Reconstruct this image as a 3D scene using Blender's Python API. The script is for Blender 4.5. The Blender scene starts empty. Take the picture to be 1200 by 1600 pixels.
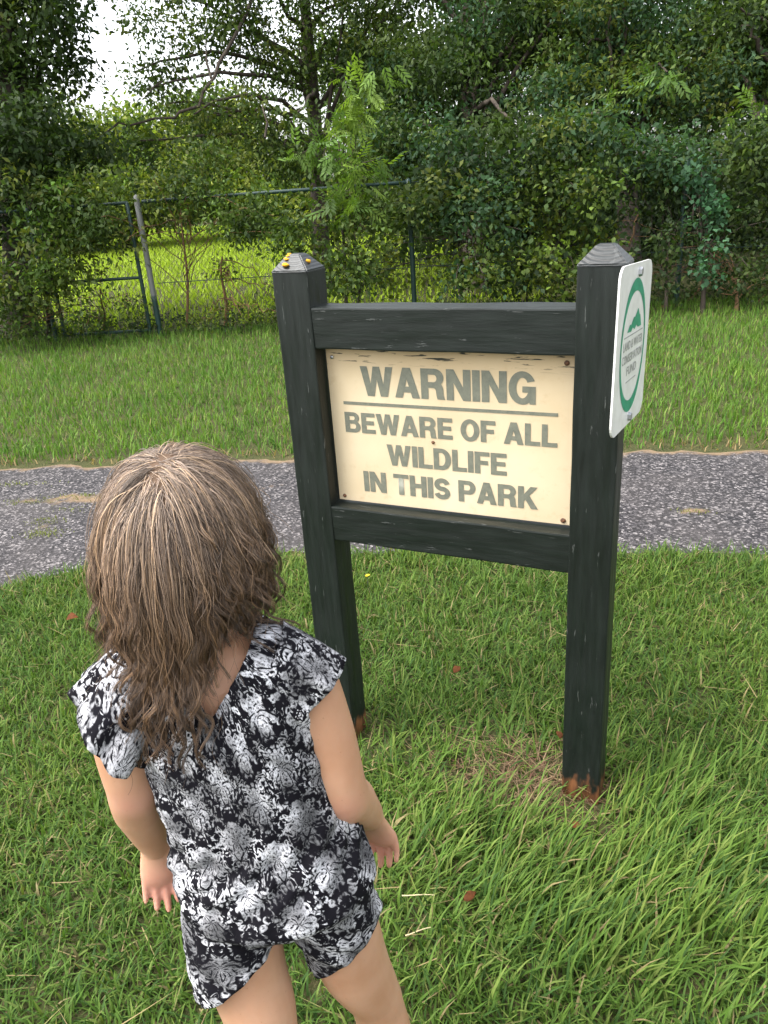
import bpy, bmesh, math, random
import numpy as np
from mathutils import Vector, Matrix, Euler

random.seed(7)
rng = np.random.default_rng(11)
sc = bpy.context.scene
col = sc.collection

# ------------------------------------------------------------------ camera
CAM = np.array([0.3441, -1.6471, 1.5661])
RIGHT = np.array([0.90561669, 0.41883591, -0.06659499])
UP = np.array([-0.10899699, 0.38161752, 0.9178713])
FWD = np.array([-0.40985127, 0.82398092, -0.39125105])
FOC = 1211.0
cd = bpy.data.cameras.new('camera')
cam = bpy.data.objects.new('camera', cd)
col.objects.link(cam)
m = Matrix.Identity(4)
for i in range(3):
    m[i][0], m[i][1], m[i][2], m[i][3] = RIGHT[i], UP[i], -FWD[i], CAM[i]
cam.matrix_world = m
cd.sensor_fit = 'VERTICAL'
cd.sensor_height = 36.0
cd.sensor_width = 27.0
cd.lens = 36.0 * FOC / 1600.0
cd.clip_start = 0.02
cd.clip_end = 2000
sc.camera = cam

# ------------------------------------------------------------------ sky, sun, exposure
SUN_EL = math.radians(58)
sd = Vector((-0.80, -0.60, 0)).normalized()
world = bpy.data.worlds.new('World')
sc.world = world
world.use_nodes = True
wn, wl = world.node_tree.nodes, world.node_tree.links
bg = wn['Background']
sky = wn.new('ShaderNodeTexSky')
sky.sky_type = 'NISHITA'
sky.sun_disc = False
sky.sun_elevation = SUN_EL
sky.sun_rotation = math.atan2(sd.x, sd.y)
sky.dust_density = 4.0
sky.air_density = 1.0
sky.ozone_density = 1.0
hs = wn.new('ShaderNodeHueSaturation')          # a grey overcast: little blue left in it
hs.inputs['Saturation'].default_value = 0.22
wl.new(sky.outputs[0], hs.inputs['Color'])
wl.new(hs.outputs[0], bg.inputs['Color'])
bg.inputs['Strength'].default_value = 0.15
sl = bpy.data.lights.new('sun', 'SUN')
sl.energy = 0.5
sl.angle = math.radians(30)
sl.color = (1.0, 0.95, 0.87)
sun = bpy.data.objects.new('sun', sl)
col.objects.link(sun)
sv = Vector((sd.x * math.cos(SUN_EL), sd.y * math.cos(SUN_EL), math.sin(SUN_EL)))
sun.rotation_euler = sv.to_track_quat('Z', 'Y').to_euler()
sun.location = (-4, -4, 8)
sc.view_settings.view_transform = 'Standard'
sc.view_settings.look = 'None'
sc.view_settings.gamma = 1.0
sc.view_settings.exposure = 2.02
sc.view_settings.use_curve_mapping = False
sc.cycles.max_bounces = 8
sc.cycles.transparent_max_bounces = 8
sc.cycles.use_denoising = True


# ------------------------------------------------------------------ helpers
def at(u, v, depth):
    """a point of the place, found from where it stands in the survey photograph and how far away it is"""
    q = RIGHT * (u - 600) / FOC - UP * (v - 800) / FOC + FWD
    return CAM + q * depth


def tag(o, label=None, cat=None, group=None, kind=None):
    if label: o['label'] = label
    if cat: o['category'] = cat
    if group: o['group'] = group
    if kind: o['kind'] = kind
    return o


def empty(name, loc=(0, 0, 0), rz=0.0):
    o = bpy.data.objects.new(name, None)
    o.empty_display_size = 0.1
    col.objects.link(o)
    o.location = loc
    o.rotation_euler = (0, 0, rz)
    return o


def link(name, me, mat=None, parent=None, smooth=False):
    o = bpy.data.objects.new(name, me)
    col.objects.link(o)
    if mat is not None:
        for mm in (mat if isinstance(mat, (list, tuple)) else [mat]):
            me.materials.append(mm)
    if parent is not None:
        o.parent = parent
    if smooth:
        me.polygons.foreach_set('use_smooth', np.ones(len(me.polygons), bool))
    return o


def bulk(name, V, F, colors=None, uvs=None):
    """mesh from numpy: V (n,3); F list of int arrays (k,m)"""
    me = bpy.data.meshes.new(name)
    V = np.asarray(V, np.float32)
    if isinstance(F, np.ndarray): F = [F]
    me.vertices.add(len(V))
    me.vertices.foreach_set('co', V.ravel())
    loops = np.concatenate([f.ravel() for f in F]).astype(np.int32)
    sizes = np.concatenate([np.full(len(f), f.shape[1], np.int32) for f in F])
    starts = np.concatenate([[0], np.cumsum(sizes)[:-1]]).astype(np.int32)
    me.loops.add(len(loops))
    me.loops.foreach_set('vertex_index', loops)
    me.polygons.add(len(sizes))
    me.polygons.foreach_set('loop_start', starts)
    me.update(calc_edges=True)
    if colors is not None:
        a = me.color_attributes.new('col', 'FLOAT_COLOR', 'POINT')
        c = np.ones((len(V), 4), np.float32)
        c[:, :3] = colors
        a.data.foreach_set('color', c.ravel())
    return me


def bm_mesh(name, bm):
    me = bpy.data.meshes.new(name)
    bm.to_mesh(me)
    bm.free()
    return me


def box_bm(x0, x1, y0, y1, z0, z1, bevel=0.0, cuts=0, jitter=0.0, segs=2):
    bm = bmesh.new()
    bmesh.ops.create_cube(bm, size=1.0)
    for v in bm.verts:
        v.co = Vector(((x0 + x1) / 2 + v.co.x * (x1 - x0), (y0 + y1) / 2 + v.co.y * (y1 - y0), (z0 + z1) / 2 + v.co.z * (z1 - z0)))
    if bevel:
        bmesh.ops.bevel(bm, geom=bm.edges[:], offset=bevel, segments=segs, affect='EDGES', profile=0.6)
    if cuts:
        long_axis = max(range(3), key=lambda i: (x1 - x0, y1 - y0, z1 - z0)[i])
        lo, hi = ((x0, x1), (y0, y1), (z0, z1))[long_axis]
        for k in range(1, cuts):
            p = [0, 0, 0]; n = [0, 0, 0]
            p[long_axis] = lo + (hi - lo) * k / cuts; n[long_axis] = 1
            bmesh.ops.bisect_plane(bm, geom=bm.verts[:] + bm.edges[:] + bm.faces[:], plane_co=p, plane_no=n)
    if jitter:
        for v in bm.verts:
            k = v.co * 9.0
            v.co += Vector((math.sin(k.z * 3.1 + k.x), math.sin(k.x * 2.7 + k.z * 1.3 + 2), math.sin(k.y * 5 + k.x * 2.2))) * jitter
    return bm


def tube(points, radii, sides=6, cap=True):
    P = np.asarray(points, float); n = len(P)
    R = np.broadcast_to(np.asarray(radii, float), (n,))
    T = np.gradient(P, axis=0); T /= np.linalg.norm(T, axis=1)[:, None] + 1e-9
    ref = np.array([0.31, 0.22, 0.92]) if abs(T[0][2]) < 0.8 else np.array([0.95, 0.2, 0.1])
    A = np.cross(T, ref); A /= np.linalg.norm(A, axis=1)[:, None] + 1e-9
    B = np.cross(T, A)
    th = np.arange(sides) * 2 * math.pi / sides
    V = (P[:, None] + R[:, None, None] * (np.cos(th)[None, :, None] * A[:, None] + np.sin(th)[None, :, None] * B[:, None])).reshape(-1, 3)
    i = np.arange(n - 1)[:, None] * sides; j = np.arange(sides)[None]; j2 = (j + 1) % sides
    F = np.stack([i + j, i + j2, i + sides + j2, i + sides + j], -1).reshape(-1, 4)
    return V, F


class Acc:
    """collects numpy meshes into one"""
    def __init__(s): s.V = []; s.F = {}; s.n = 0; s.C = []
    def add(s, V, F, c=None):
        V = np.asarray(V, float)
        s.V.append(V)
        for f in (F if isinstance(F, list) else [F]):
            s.F.setdefault(f.shape[1], []).append(f + s.n)
        s.n += len(V)
        if c is not None: s.C.append(np.broadcast_to(np.asarray(c, float), (len(V), 3)))
    def mesh(s, name):
        return bulk(name, np.concatenate(s.V), [np.concatenate(v) for v in s.F.values()], np.concatenate(s.C) if s.C else None)


def nz(x, y, s=1.0, o=0.0):
    """cheap smooth pseudo noise in -1..1"""
    x = np.asarray(x) * s + o; y = np.asarray(y) * s - o
    return (np.sin(1.7 * x + 1.3 * np.sin(1.1 * y + .7)) + np.sin(2.3 * y + 1.9 * np.sin(.9 * x + 2.1)) + np.sin(3.1 * (x + y) + 1.2 * np.sin(2.2 * x - y))) / 3


# ------------------------------------------------------------------ materials
def new_mat(name, base=(.5, .5, .5), rough=.6, spec=.5):
    mt = bpy.data.materials.new(name)
    mt.use_nodes = True
    n, l = mt.node_tree.nodes, mt.node_tree.links
    b = n['Principled BSDF']
    b.inputs['Base Color'].default_value = (*base, 1)
    b.inputs['Roughness'].default_value = rough
    b.inputs['Specular IOR Level'].default_value = spec
    return mt, n, l, b


def N(n, t, **kw):
    o = n.new('ShaderNode' + t)
    for k, v in kw.items():
        if k in o.inputs: o.inputs[k].default_value = v
        else: setattr(o, k, v)
    return o


def coords(n, l, scale=(1, 1, 1), src='Object'):
    tc = N(n, 'TexCoord'); mp = N(n, 'Mapping')
    mp.inputs['Scale'].default_value = scale
    l.new(tc.outputs[src], mp.inputs['Vector'])
    return mp.outputs[0]


def ramp(n, l, src, stops):
    r = N(n, 'ValToRGB')
    e = r.color_ramp.elements
    while len(e) < len(stops): e.new(0.5)
    for k, (p, c) in enumerate(stops):
        e[k].position = p
        e[k].color = (*c, 1) if len(c) == 3 else c
    l.new(src, r.inputs[0])
    return r.outputs[0]


def noise(n, l, vec, scale, detail=3, rough=.5, dist=0.0):
    t = N(n, 'TexNoise'); t.inputs['Scale'].default_value = scale; t.inputs['Detail'].default_value = detail
    t.inputs['Roughness'].default_value = rough; t.inputs['Distortion'].default_value = dist
    if vec is not None: l.new(vec, t.inputs['Vector'])
    return t.outputs['Fac']


def mix(n, l, fac, a, b, mode='MIX'):
    x = N(n, 'MixRGB'); x.blend_type = mode
    for k, s in ((0, fac), (1, a), (2, b)):
        if isinstance(s, (int, float)): x.inputs[k].default_value = s
        elif isinstance(s, tuple): x.inputs[k].default_value = (*s, 1) if len(s) == 3 else s
        else: l.new(s, x.inputs[k])
    return x.outputs[0]


def math_(n, l, op, a, b=None, clamp=False):
    x = N(n, 'Math'); x.operation = op; x.use_clamp = clamp
    for k, s in ((0, a), (1, b)):
        if s is None: continue
        if isinstance(s, (int, float)): x.inputs[k].default_value = s
        else: l.new(s, x.inputs[k])
    return x.outputs[0]


def bump(n, l, b, h, strength=.3, dist=.01):
    x = N(n, 'Bump'); x.inputs['Strength'].default_value = strength; x.inputs['Distance'].default_value = dist
    l.new(h, x.inputs['Height']); l.new(x.outputs[0], b.inputs['Normal'])


def paint_mat(name, stretch, wood_base=False, rings=False):
    mt, n, l, b = new_mat(name, (.016, .023, .019), .42, .35)
    v = coords(n, l, stretch)
    c = ramp(n, l, noise(n, l, v, 14, 5, .6), [(.3, (.0045, .007, .0057)), (.7, (.010, .0145, .012))])
    # small scrapes through to pale primer
    v2 = coords(n, l, tuple(s * 1.0 for s in stretch))
    chip = ramp(n, l, noise(n, l, v2, 24, 4, .62, .4), [(.655, (0, 0, 0)), (.685, (1, 1, 1))])
    c = mix(n, l, math_(n, l, 'MULTIPLY', chip, .22), c, (.22, .23, .22))
    if wood_base:
        tc = N(n, 'TexCoord'); sx = N(n, 'SeparateXYZ'); l.new(tc.outputs['Object'], sx.inputs[0])
        edge = math_(n, l, 'ADD', sx.outputs['Z'], math_(n, l, 'MULTIPLY', math_(n, l, 'SUBTRACT', noise(n, l, coords(n, l, (1, 1, .35)), 38, 3), .5), .16))
        f = ramp(n, l, edge, [(.045, (1, 1, 1)), (.075, (0, 0, 0))])
        wood = ramp(n, l, noise(n, l, coords(n, l, (1, 1, .15)), 60, 4), [(.3, (.06, .028, .015)), (.7, (.21, .085, .035))])
        c = mix(n, l, f, c, wood)
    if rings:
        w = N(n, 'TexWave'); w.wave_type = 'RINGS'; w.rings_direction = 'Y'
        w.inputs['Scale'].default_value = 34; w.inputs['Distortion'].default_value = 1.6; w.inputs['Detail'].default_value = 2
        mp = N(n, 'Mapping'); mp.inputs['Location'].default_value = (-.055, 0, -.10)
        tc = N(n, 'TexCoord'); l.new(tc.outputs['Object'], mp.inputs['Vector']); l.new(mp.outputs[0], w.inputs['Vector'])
        c = mix(n, l, .55, c, ramp(n, l, w.outputs['Fac'], [(.08, (.006, .007, .008)), (.3, (.026, .031, .035))]))  # grain rings; the paler bluish tone between them paints in reflected sky
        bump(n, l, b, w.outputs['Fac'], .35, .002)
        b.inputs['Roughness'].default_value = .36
    else:
        hh = mix(n, l, .5, noise(n, l, v, 30, 4, .6), chip)
        bump(n, l, b, hh, .35, .003)
    l.new(c, b.inputs['Base Color'])
    r = ramp(n, l, noise(n, l, v, 9, 3), [(.3, (.34,) * 3), (.7, (.58,) * 3)])
    if not rings: l.new(r, b.inputs['Roughness'])
    return mt


M_POST = paint_mat('post_paint', (5, 5, .7), wood_base=True)
M_RAIL = paint_mat('rail_paint', (.7, 5, 5))
M_CAP = paint_mat('cap_paint_sky_tint', (1, 1, 1), rings=True)

# cream sign sheet: grime towards rusty fixings, dark green overspray specks, warm blotches
M_PANEL, n, l, b = new_mat('cream_sheet', (.78, .66, .44), .38, .4)
v = coords(n, l)
c = ramp(n, l, noise(n, l, v, 4.5, 4), [(.3, (.53, .42, .265)), (.7, (.64, .535, .375))])
smear = ramp(n, l, noise(n, l, coords(n, l, (8, 8, 75)), 1.6, 4, .6, .4), [(.585, (0,) * 3), (.615, (1,) * 3)])
tc = N(n, 'TexCoord'); sx = N(n, 'SeparateXYZ'); l.new(tc.outputs['Object'], sx.inputs[0])
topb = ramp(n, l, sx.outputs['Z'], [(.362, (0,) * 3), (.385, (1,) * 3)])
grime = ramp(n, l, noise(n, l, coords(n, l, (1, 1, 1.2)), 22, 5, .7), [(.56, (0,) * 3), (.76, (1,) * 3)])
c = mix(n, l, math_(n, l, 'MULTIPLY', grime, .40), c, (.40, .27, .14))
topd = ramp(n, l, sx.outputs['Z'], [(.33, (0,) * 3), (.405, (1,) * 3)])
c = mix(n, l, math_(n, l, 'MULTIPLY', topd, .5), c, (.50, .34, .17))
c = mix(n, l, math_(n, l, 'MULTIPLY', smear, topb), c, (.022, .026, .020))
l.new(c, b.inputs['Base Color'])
bump(n, l, b, noise(n, l, v, 18, 3), .08, .003)

M_INK, n, l, b = new_mat('faded_ink', (.14, .145, .115), .5, .3)
c = ramp(n, l, noise(n, l, coords(n, l), 60, 5, .7), [(.3, (.115, .125, .10)), (.72, (.19, .19, .145)), (.86, (.42, .37, .26))])
l.new(c, b.inputs['Base Color'])
M_RUST, n, l, b = new_mat('rusty_steel', (.12, .055, .03), .7)
l.new(ramp(n, l, noise(n, l, coords(n, l), 220, 3), [(.35, (.05, .025, .015)), (.7, (.20, .085, .035))]), b.inputs['Base Color'])
M_STEEL, n, l, b = new_mat('galvanised_steel', (.42, .43, .45), .42); b.inputs['Metallic'].default_value = .85
M_WHITE, n, l, b = new_mat('white_enamel', (.74, .74, .72), .3, .5)
l.new(ramp(n, l, noise(n, l, coords(n, l), 26, 4), [(.35, (.66, .66, .63)), (.7, (.78, .78, .76))]), b.inputs['Base Color'])
M_GREEN, n, l, b = new_mat('plaque_green', (.0, .26, .15), .35)
l.new(ramp(n, l, noise(n, l, coords(n, l), 40, 4), [(.3, (.0, .20, .115)), (.75, (.02, .33, .20))]), b.inputs['Base Color'])
M_GREYINK, n, l, b = new_mat('grey_ink', (.30, .31, .29), .5)

M_SKIN, n, l, b = new_mat('skin', (.60, .36, .24), .5, .35)
v = coords(n, l)
c = ramp(n, l, noise(n, l, v, 14, 4), [(.3, (.42, .225, .132)), (.7, (.51, .295, .19))])
c = mix(n, l, ramp(n, l, noise(n, l, v, 190, 2), [(.70, (0,) * 3), (.76, (.45,) * 3)]), c, (.30, .15, .08))
att = N(n, 'Attribute'); att.attribute_name = 'pink'
c = mix(n, l, att.outputs['Fac'], c, (.60, .27, .21))
l.new(c, b.inputs['Base Color'])
b.inputs['Subsurface Weight'].default_value = .25
b.inputs['Subsurface Radius'].default_value = (.012, .005, .003)
b.inputs['Subsurface Scale'].default_value = .6
bump(n, l, b, noise(n, l, v, 420, 2), .06, .001)

M_EYE, n, l, b = new_mat('eye_white', (.75, .72, .68), .15)


def fabric_mat(name):
    """black cloth printed with a mirrored white damask: half-drop medallions with scrolls between"""
    mt, n, l, b = new_mat(name, (.02, .02, .02), .85, .2)
    uv = N(n, 'UVMap')
    nt_ = N(n, 'TexNoise'); nt_.inputs['Scale'].default_value = 55; nt_.inputs['Detail'].default_value = 3
    l.new(uv.outputs[0], nt_.inputs['Vector'])
    vm = N(n, 'VectorMath'); vm.operation = 'SUBTRACT'; l.new(nt_.outputs['Color'], vm.inputs[0]); vm.inputs[1].default_value = (.5, .5, .5)
    vs_ = N(n, 'VectorMath'); vs_.operation = 'SCALE'; l.new(vm.outputs[0], vs_.inputs[0]); vs_.inputs['Scale'].default_value = .012
    va = N(n, 'VectorMath'); va.operation = 'ADD'; l.new(uv.outputs[0], va.inputs[0]); l.new(vs_.outputs[0], va.inputs[1])
    sx = N(n, 'SeparateXYZ'); l.new(va.outputs[0], sx.inputs[0])
    U_, V_ = sx.outputs['X'], sx.outputs['Y']
    P, Q = .060, .078
    xm = math_(n, l, 'PINGPONG', U_, P / 2)
    par = math_(n, l, 'MODULO', math_(n, l, 'FLOOR', math_(n, l, 'DIVIDE', math_(n, l, 'ADD', U_, 10.0 * P + P / 2), P)), 2)
    vv = math_(n, l, 'ADD', V_, math_(n, l, 'MULTIPLY', par, Q / 2))
    yc = math_(n, l, 'MULTIPLY', math_(n, l, 'SUBTRACT', math_(n, l, 'FRACT', math_(n, l, 'DIVIDE', vv, Q)), .5), Q)
    xr, yr = math_(n, l, 'DIVIDE', xm, .030), math_(n, l, 'DIVIDE', yc, .037)
    r_ = math_(n, l, 'SQRT', math_(n, l, 'ADD', math_(n, l, 'MULTIPLY', xr, xr), math_(n, l, 'MULTIPLY', yr, yr)))
    th = math_(n, l, 'ARCTAN2', yr, xr)
    cb = N(n, 'CombineXYZ'); l.new(xm, cb.inputs[0]); l.new(vv, cb.inputs[1]); q = cb.outputs[0]
    edge = math_(n, l, 'ADD', math_(n, l, 'MULTIPLY', math_(n, l, 'COSINE', math_(n, l, 'MULTIPLY', th, 5)), .10), math_(n, l, 'ADD', math_(n, l, 'MULTIPLY', noise(n, l, q, 120, 2), .9), .27))
    med = math_(n, l, 'MULTIPLY', math_(n, l, 'SUBTRACT', edge, r_), 7.0, True)
    sw = noise(n, l, q, 150, 2, .5, 2.4)
    med = math_(n, l, 'MULTIPLY', med, math_(n, l, 'MULTIPLY', math_(n, l, 'ABSOLUTE', math_(n, l, 'SUBTRACT', sw, .50)), 26.0, True))
    veins = math_(n, l, 'SINE', math_(n, l, 'ADD', math_(n, l, 'MULTIPLY', th, 9), math_(n, l, 'MULTIPLY', r_, 16)))
    med = math_(n, l, 'MULTIPLY', med, math_(n, l, 'ADD', math_(n, l, 'MULTIPLY', veins, 2.0), 1.7, True))
    vo = N(n, 'TexVoronoi'); vo.inputs['Scale'].default_value = 88; l.new(q, vo.inputs['Vector'])
    scr = math_(n, l, 'MULTIPLY', math_(n, l, 'SUBTRACT', .17, math_(n, l, 'ABSOLUTE', math_(n, l, 'SUBTRACT', vo.outputs['Distance'], .34))), 12.0, True)
    blob = math_(n, l, 'MULTIPLY', math_(n, l, 'SUBTRACT', noise(n, l, q, 110, 2, .5, 1.5), .57), 16.0, True)
    scr = math_(n, l, 'MAXIMUM', math_(n, l, 'MULTIPLY', scr, ramp(n, l, noise(n, l, q, 46, 2), [(.44, (0,) * 3), (.50, (1,) * 3)])), blob)
    inkw = math_(n, l, 'MAXIMUM', med, scr)
    speck = ramp(n, l, noise(n, l, q, 300, 3, .7), [(.36, (.15,) * 3), (.52, (1,) * 3)])
    fade = ramp(n, l, noise(n, l, uv.outputs[0], 17, 3), [(.34, (.10,) * 3), (.48, (.30,) * 3), (.60, (.68,) * 3)])
    w = mix(n, l, 1.0, fade, speck, 'MULTIPLY')
    w = mix(n, l, 1.0, w, (.97, .97, 1.02), 'MULTIPLY')
    l.new(mix(n, l, inkw, (.007, .0065, .009), w), b.inputs['Base Color'])
    b.inputs['Specular IOR Level'].default_value = .08
    bump(n, l, b, noise(n, l, uv.outputs[0], 60, 3), .25, .004)
    return mt


M_FABRIC = fabric_mat('damask_print')
M_LINING, *_ = new_mat('white_lining', (.72, .72, .72), .8, .2)

M_HAIR, n, l, b = new_mat('brown_hair', (.2, .13, .08), .42, .45)
hi = N(n, 'HairInfo')
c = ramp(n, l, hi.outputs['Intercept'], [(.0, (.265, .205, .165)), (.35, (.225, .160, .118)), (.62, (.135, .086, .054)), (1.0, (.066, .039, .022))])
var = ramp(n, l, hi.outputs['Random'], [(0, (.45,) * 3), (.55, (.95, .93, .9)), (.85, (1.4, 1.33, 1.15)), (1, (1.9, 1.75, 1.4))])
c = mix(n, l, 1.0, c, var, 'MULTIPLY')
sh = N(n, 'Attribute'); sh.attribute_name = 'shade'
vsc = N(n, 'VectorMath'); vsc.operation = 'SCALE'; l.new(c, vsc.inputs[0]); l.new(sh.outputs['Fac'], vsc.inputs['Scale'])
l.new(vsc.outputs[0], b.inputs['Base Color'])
M_SCALP, *_ = new_mat('hair_underlayer', (.10, .062, .038), .7, .2)


def leaf_mat(name, trans=.35, rough=.5, spec=.35):
    mt = bpy.data.materials.new(name); mt.use_nodes = True
    n, l = mt.node_tree.nodes, mt.node_tree.links
    b = n['Principled BSDF']; out = n['Material Output']
    b.inputs['Roughness'].default_value = rough; b.inputs['Specular IOR Level'].default_value = spec
    a = N(n, 'Attribute'); a.attribute_name = 'col'
    l.new(a.outputs['Color'], b.inputs['Base Color'])
    t = N(n, 'BsdfTranslucent')
    l.new(mix(n, l, 1.0, a.outputs['Color'], (1.25, 1.35, .6), 'MULTIPLY'), t.inputs['Color'])
    ms = N(n, 'MixShader'); ms.inputs[0].default_value = trans
    l.new(b.outputs[0], ms.inputs[1]); l.new(t.outputs[0], ms.inputs[2]); l.new(ms.outputs[0], out.inputs['Surface'])
    return mt


M_LEAF = leaf_mat('leaf', .32, .62, .22)
M_GRASS = leaf_mat('grass_blade', .3, .6, .14)
M_BARK, n, l, b = new_mat('bark', (.06, .045, .035), .9, .2)
l.new(ramp(n, l, noise(n, l, coords(n, l, (1, 1, .25)), 18, 5), [(.3, (.028, .022, .018)), (.7, (.085, .068, .052))]), b.inputs['Base Color'])
bump(n, l, b, noise(n, l, coords(n, l, (1, 1, .2)), 26, 4), .6, .02)
M_STEM, n, l, b = new_mat('pale_stem', (.17, .10, .05), .8, .2)
M_FENCE, n, l, b = new_mat('green_vinyl', (.006, .030, .023), .5)
M_FENCEW, n, l, b = new_mat('weathered_green_wire', (.016, .028, .02), .6)
M_POLE, n, l, b = new_mat('flaking_gate_post', (.3, .3, .3), .6)
tc = N(n, 'TexCoord'); sx = N(n, 'SeparateXYZ'); l.new(tc.outputs['Object'], sx.inputs[0])
e = math_(n, l, 'ADD', sx.outputs['Z'], math_(n, l, 'MULTIPLY', noise(n, l, coords(n, l), 9, 4), .35))
l.new(ramp(n, l, e, [(.62, (.008, .035, .028)), (.66, (.15, .155, .145))]), b.inputs['Base Color'])

# lawn soil / thatch under the blades
M_GROUND, n, l, b = new_mat('turf_soil', (.06, .07, .03), .95, .1)
v = coords(n, l)
c = ramp(n, l, noise(n, l, v, 6, 6, .7), [(.3, (.022, .032, .011)), (.55, (.045, .055, .018)), (.75, (.085, .062, .035))])
c = mix(n, l, ramp(n, l, noise(n, l, v, 90, 3), [(.4, (0,) * 3), (.7, (.5,) * 3)]), c, (.14, .11, .06))
l.new(c, b.inputs['Base Color'])
bump(n, l, b, noise(n, l, v, 70, 4), .8, .02)

M_PATH, n, l, b = new_mat('worn_asphalt', (.1, .1, .1), .85, .3)
v = coords(n, l)
vo = N(n, 'TexVoronoi'); vo.inputs['Scale'].default_value = 95; l.new(v, vo.inputs['Vector'])
st = N(n, 'SeparateColor'); l.new(vo.outputs['Color'], st.inputs[0])
c = ramp(n, l, st.outputs[0], [(.0, (.008, .0075, .0085)), (.45, (.026, .024, .026)), (.8, (.075, .069, .071)), (1.0, (.24, .22, .215))])
c = mix(n, l, ramp(n, l, noise(n, l, v, 1.6, 5, .65), [(.42, (0,) * 3), (.75, (.6,) * 3)]), c, (.075, .066, .062))
at_ = N(n, 'Attribute'); at_.attribute_name = 'dirt'
dn = math_(n, l, 'ADD', at_.outputs['Fac'], math_(n, l, 'MULTIPLY', math_(n, l, 'SUBTRACT', noise(n, l, v, 9, 5, .7), .5), 1.1))
c = mix(n, l, ramp(n, l, dn, [(.45, (0,) * 3), (.75, (.85,) * 3)]), c, (.20, .135, .075))
l.new(c, b.inputs['Base Color'])
hgt = mix(n, l, .5, vo.outputs['Distance'], noise(n, l, v, 160, 3))
bump(n, l, b, hgt, .9, .008)

# ------------------------------------------------------------------ ground and path
me = bpy.data.meshes.new('ground')
me.from_pydata([(-500, -500, 0), (500, -500, 0), (500, 500, 0), (-500, 500, 0)], [], [(0, 1, 2, 3)])
tag(link('ground', me, M_GROUND), 'flat turf ground under the lawn and the woods', kind='structure')

NEAR = np.array([(-9, -4.4), (-4.5, -1.8), (-3.2, -.35), (-2.61, .37), (-2.31, .69), (-1.57, 1.04), (-.81, 1.28), (-.01, 1.52), (.49, 1.68), (3, 2.5), (9, 4.5)])
FAR = np.array([(-9, .2), (-5.5, 1.2), (-4.12, 1.65), (-3.47, 1.85), (-2.3, 2.27), (-.2, 2.91), (.48, 3.09), (3, 3.88), (9, 5.8)])


def near_edge(x): return np.interp(x, NEAR[:, 0], NEAR[:, 1]) + .035 * nz(x, x * .3, 6) + .02 * nz(x, x * .2, 21, 3)


def far_edge(x): return np.interp(x, FAR[:, 0], FAR[:, 1]) + .05 * nz(x, x * .3, 5, 2) + .02 * nz(x, x * .2, 19, 1)


xs = np.linspace(-9, 9, 420); nt = 22
ts = np.linspace(0, 1, nt)
ne, fe = near_edge(xs), far_edge(xs)
X = np.repeat(xs[:, None], nt, 1); Y = ne[:, None] + (fe - ne)[:, None] * ts[None]
Z = .006 + .012 * np.sin(np.pi * ts)[None] + .004 * nz(X, Y, 3)
Z[:, 0] = -.004; Z[:, -1] = -.004
i = np.arange(len(xs) - 1)[:, None] * nt; j = np.arange(nt - 1)[None]
F = np.stack([i + j, i + nt + j, i + nt + j + 1, i + j + 1], -1).reshape(-1, 4)
me = bulk('path', np.stack([X, Y, Z], -1).reshape(-1, 3), F)
dirt = np.zeros_like(X)
edge_d = np.minimum((Y - ne[:, None]) * 1.0, (fe[:, None] - Y))
dirt += np.clip(1 - (fe[:, None] - Y) / .22, 0, 1) * .95 + np.clip(1 - (Y - ne[:, None]) / .08, 0, 1) * .45
for (dx, dy, sx_, sy_, a) in ((-3.05, 1.32, .35, .10, .9), (-3.35, 1.17, .3, .08, .6), (-2.2, 1.75, .5, .1, .5), (.17, 2.03, .12, .05, .9), (-2.93, .92, .09, .08, .6), (-2.3, 1.1, .15, .08, .5)):
    dirt = np.maximum(dirt, a * np.exp(-(((X - dx) / sx_) ** 2 + ((Y - dy - .3 * (X - dx)) / sy_) ** 2)))
a = me.attributes.new('dirt', 'FLOAT', 'POINT'); a.data.foreach_set('value', dirt.ravel().astype(np.float32))
tag(link('path', me, M_PATH, smooth=True), 'worn grey asphalt path crossing the lawn', kind='structure')


# ------------------------------------------------------------------ the warning sign
W, D, S = .0988, .0889, .6322
ZC, ZT = 1.3845, 1.421
sign = tag(empty('warning_sign', (-S / 2, D / 2, 0)), 'dark green timber sign frame holding a cream wildlife warning panel', 'sign')
SO = Vector((-S / 2, D / 2, 0))


def local(o, parent_loc=SO):
    o.location = -parent_loc
    return o


def obox(name, parent, mat, x0, x1, y0, y1, z0, z1, origin, **kw):
    ox, oy, oz = origin
    me = bm_mesh(name, box_bm(x0 - ox, x1 - ox, y0 - oy, y1 - oy, z0 - oz, z1 - oz, **kw))
    o = link(name, me, mat, parent)
    o.location = Vector(origin) - SO
    return o


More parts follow.
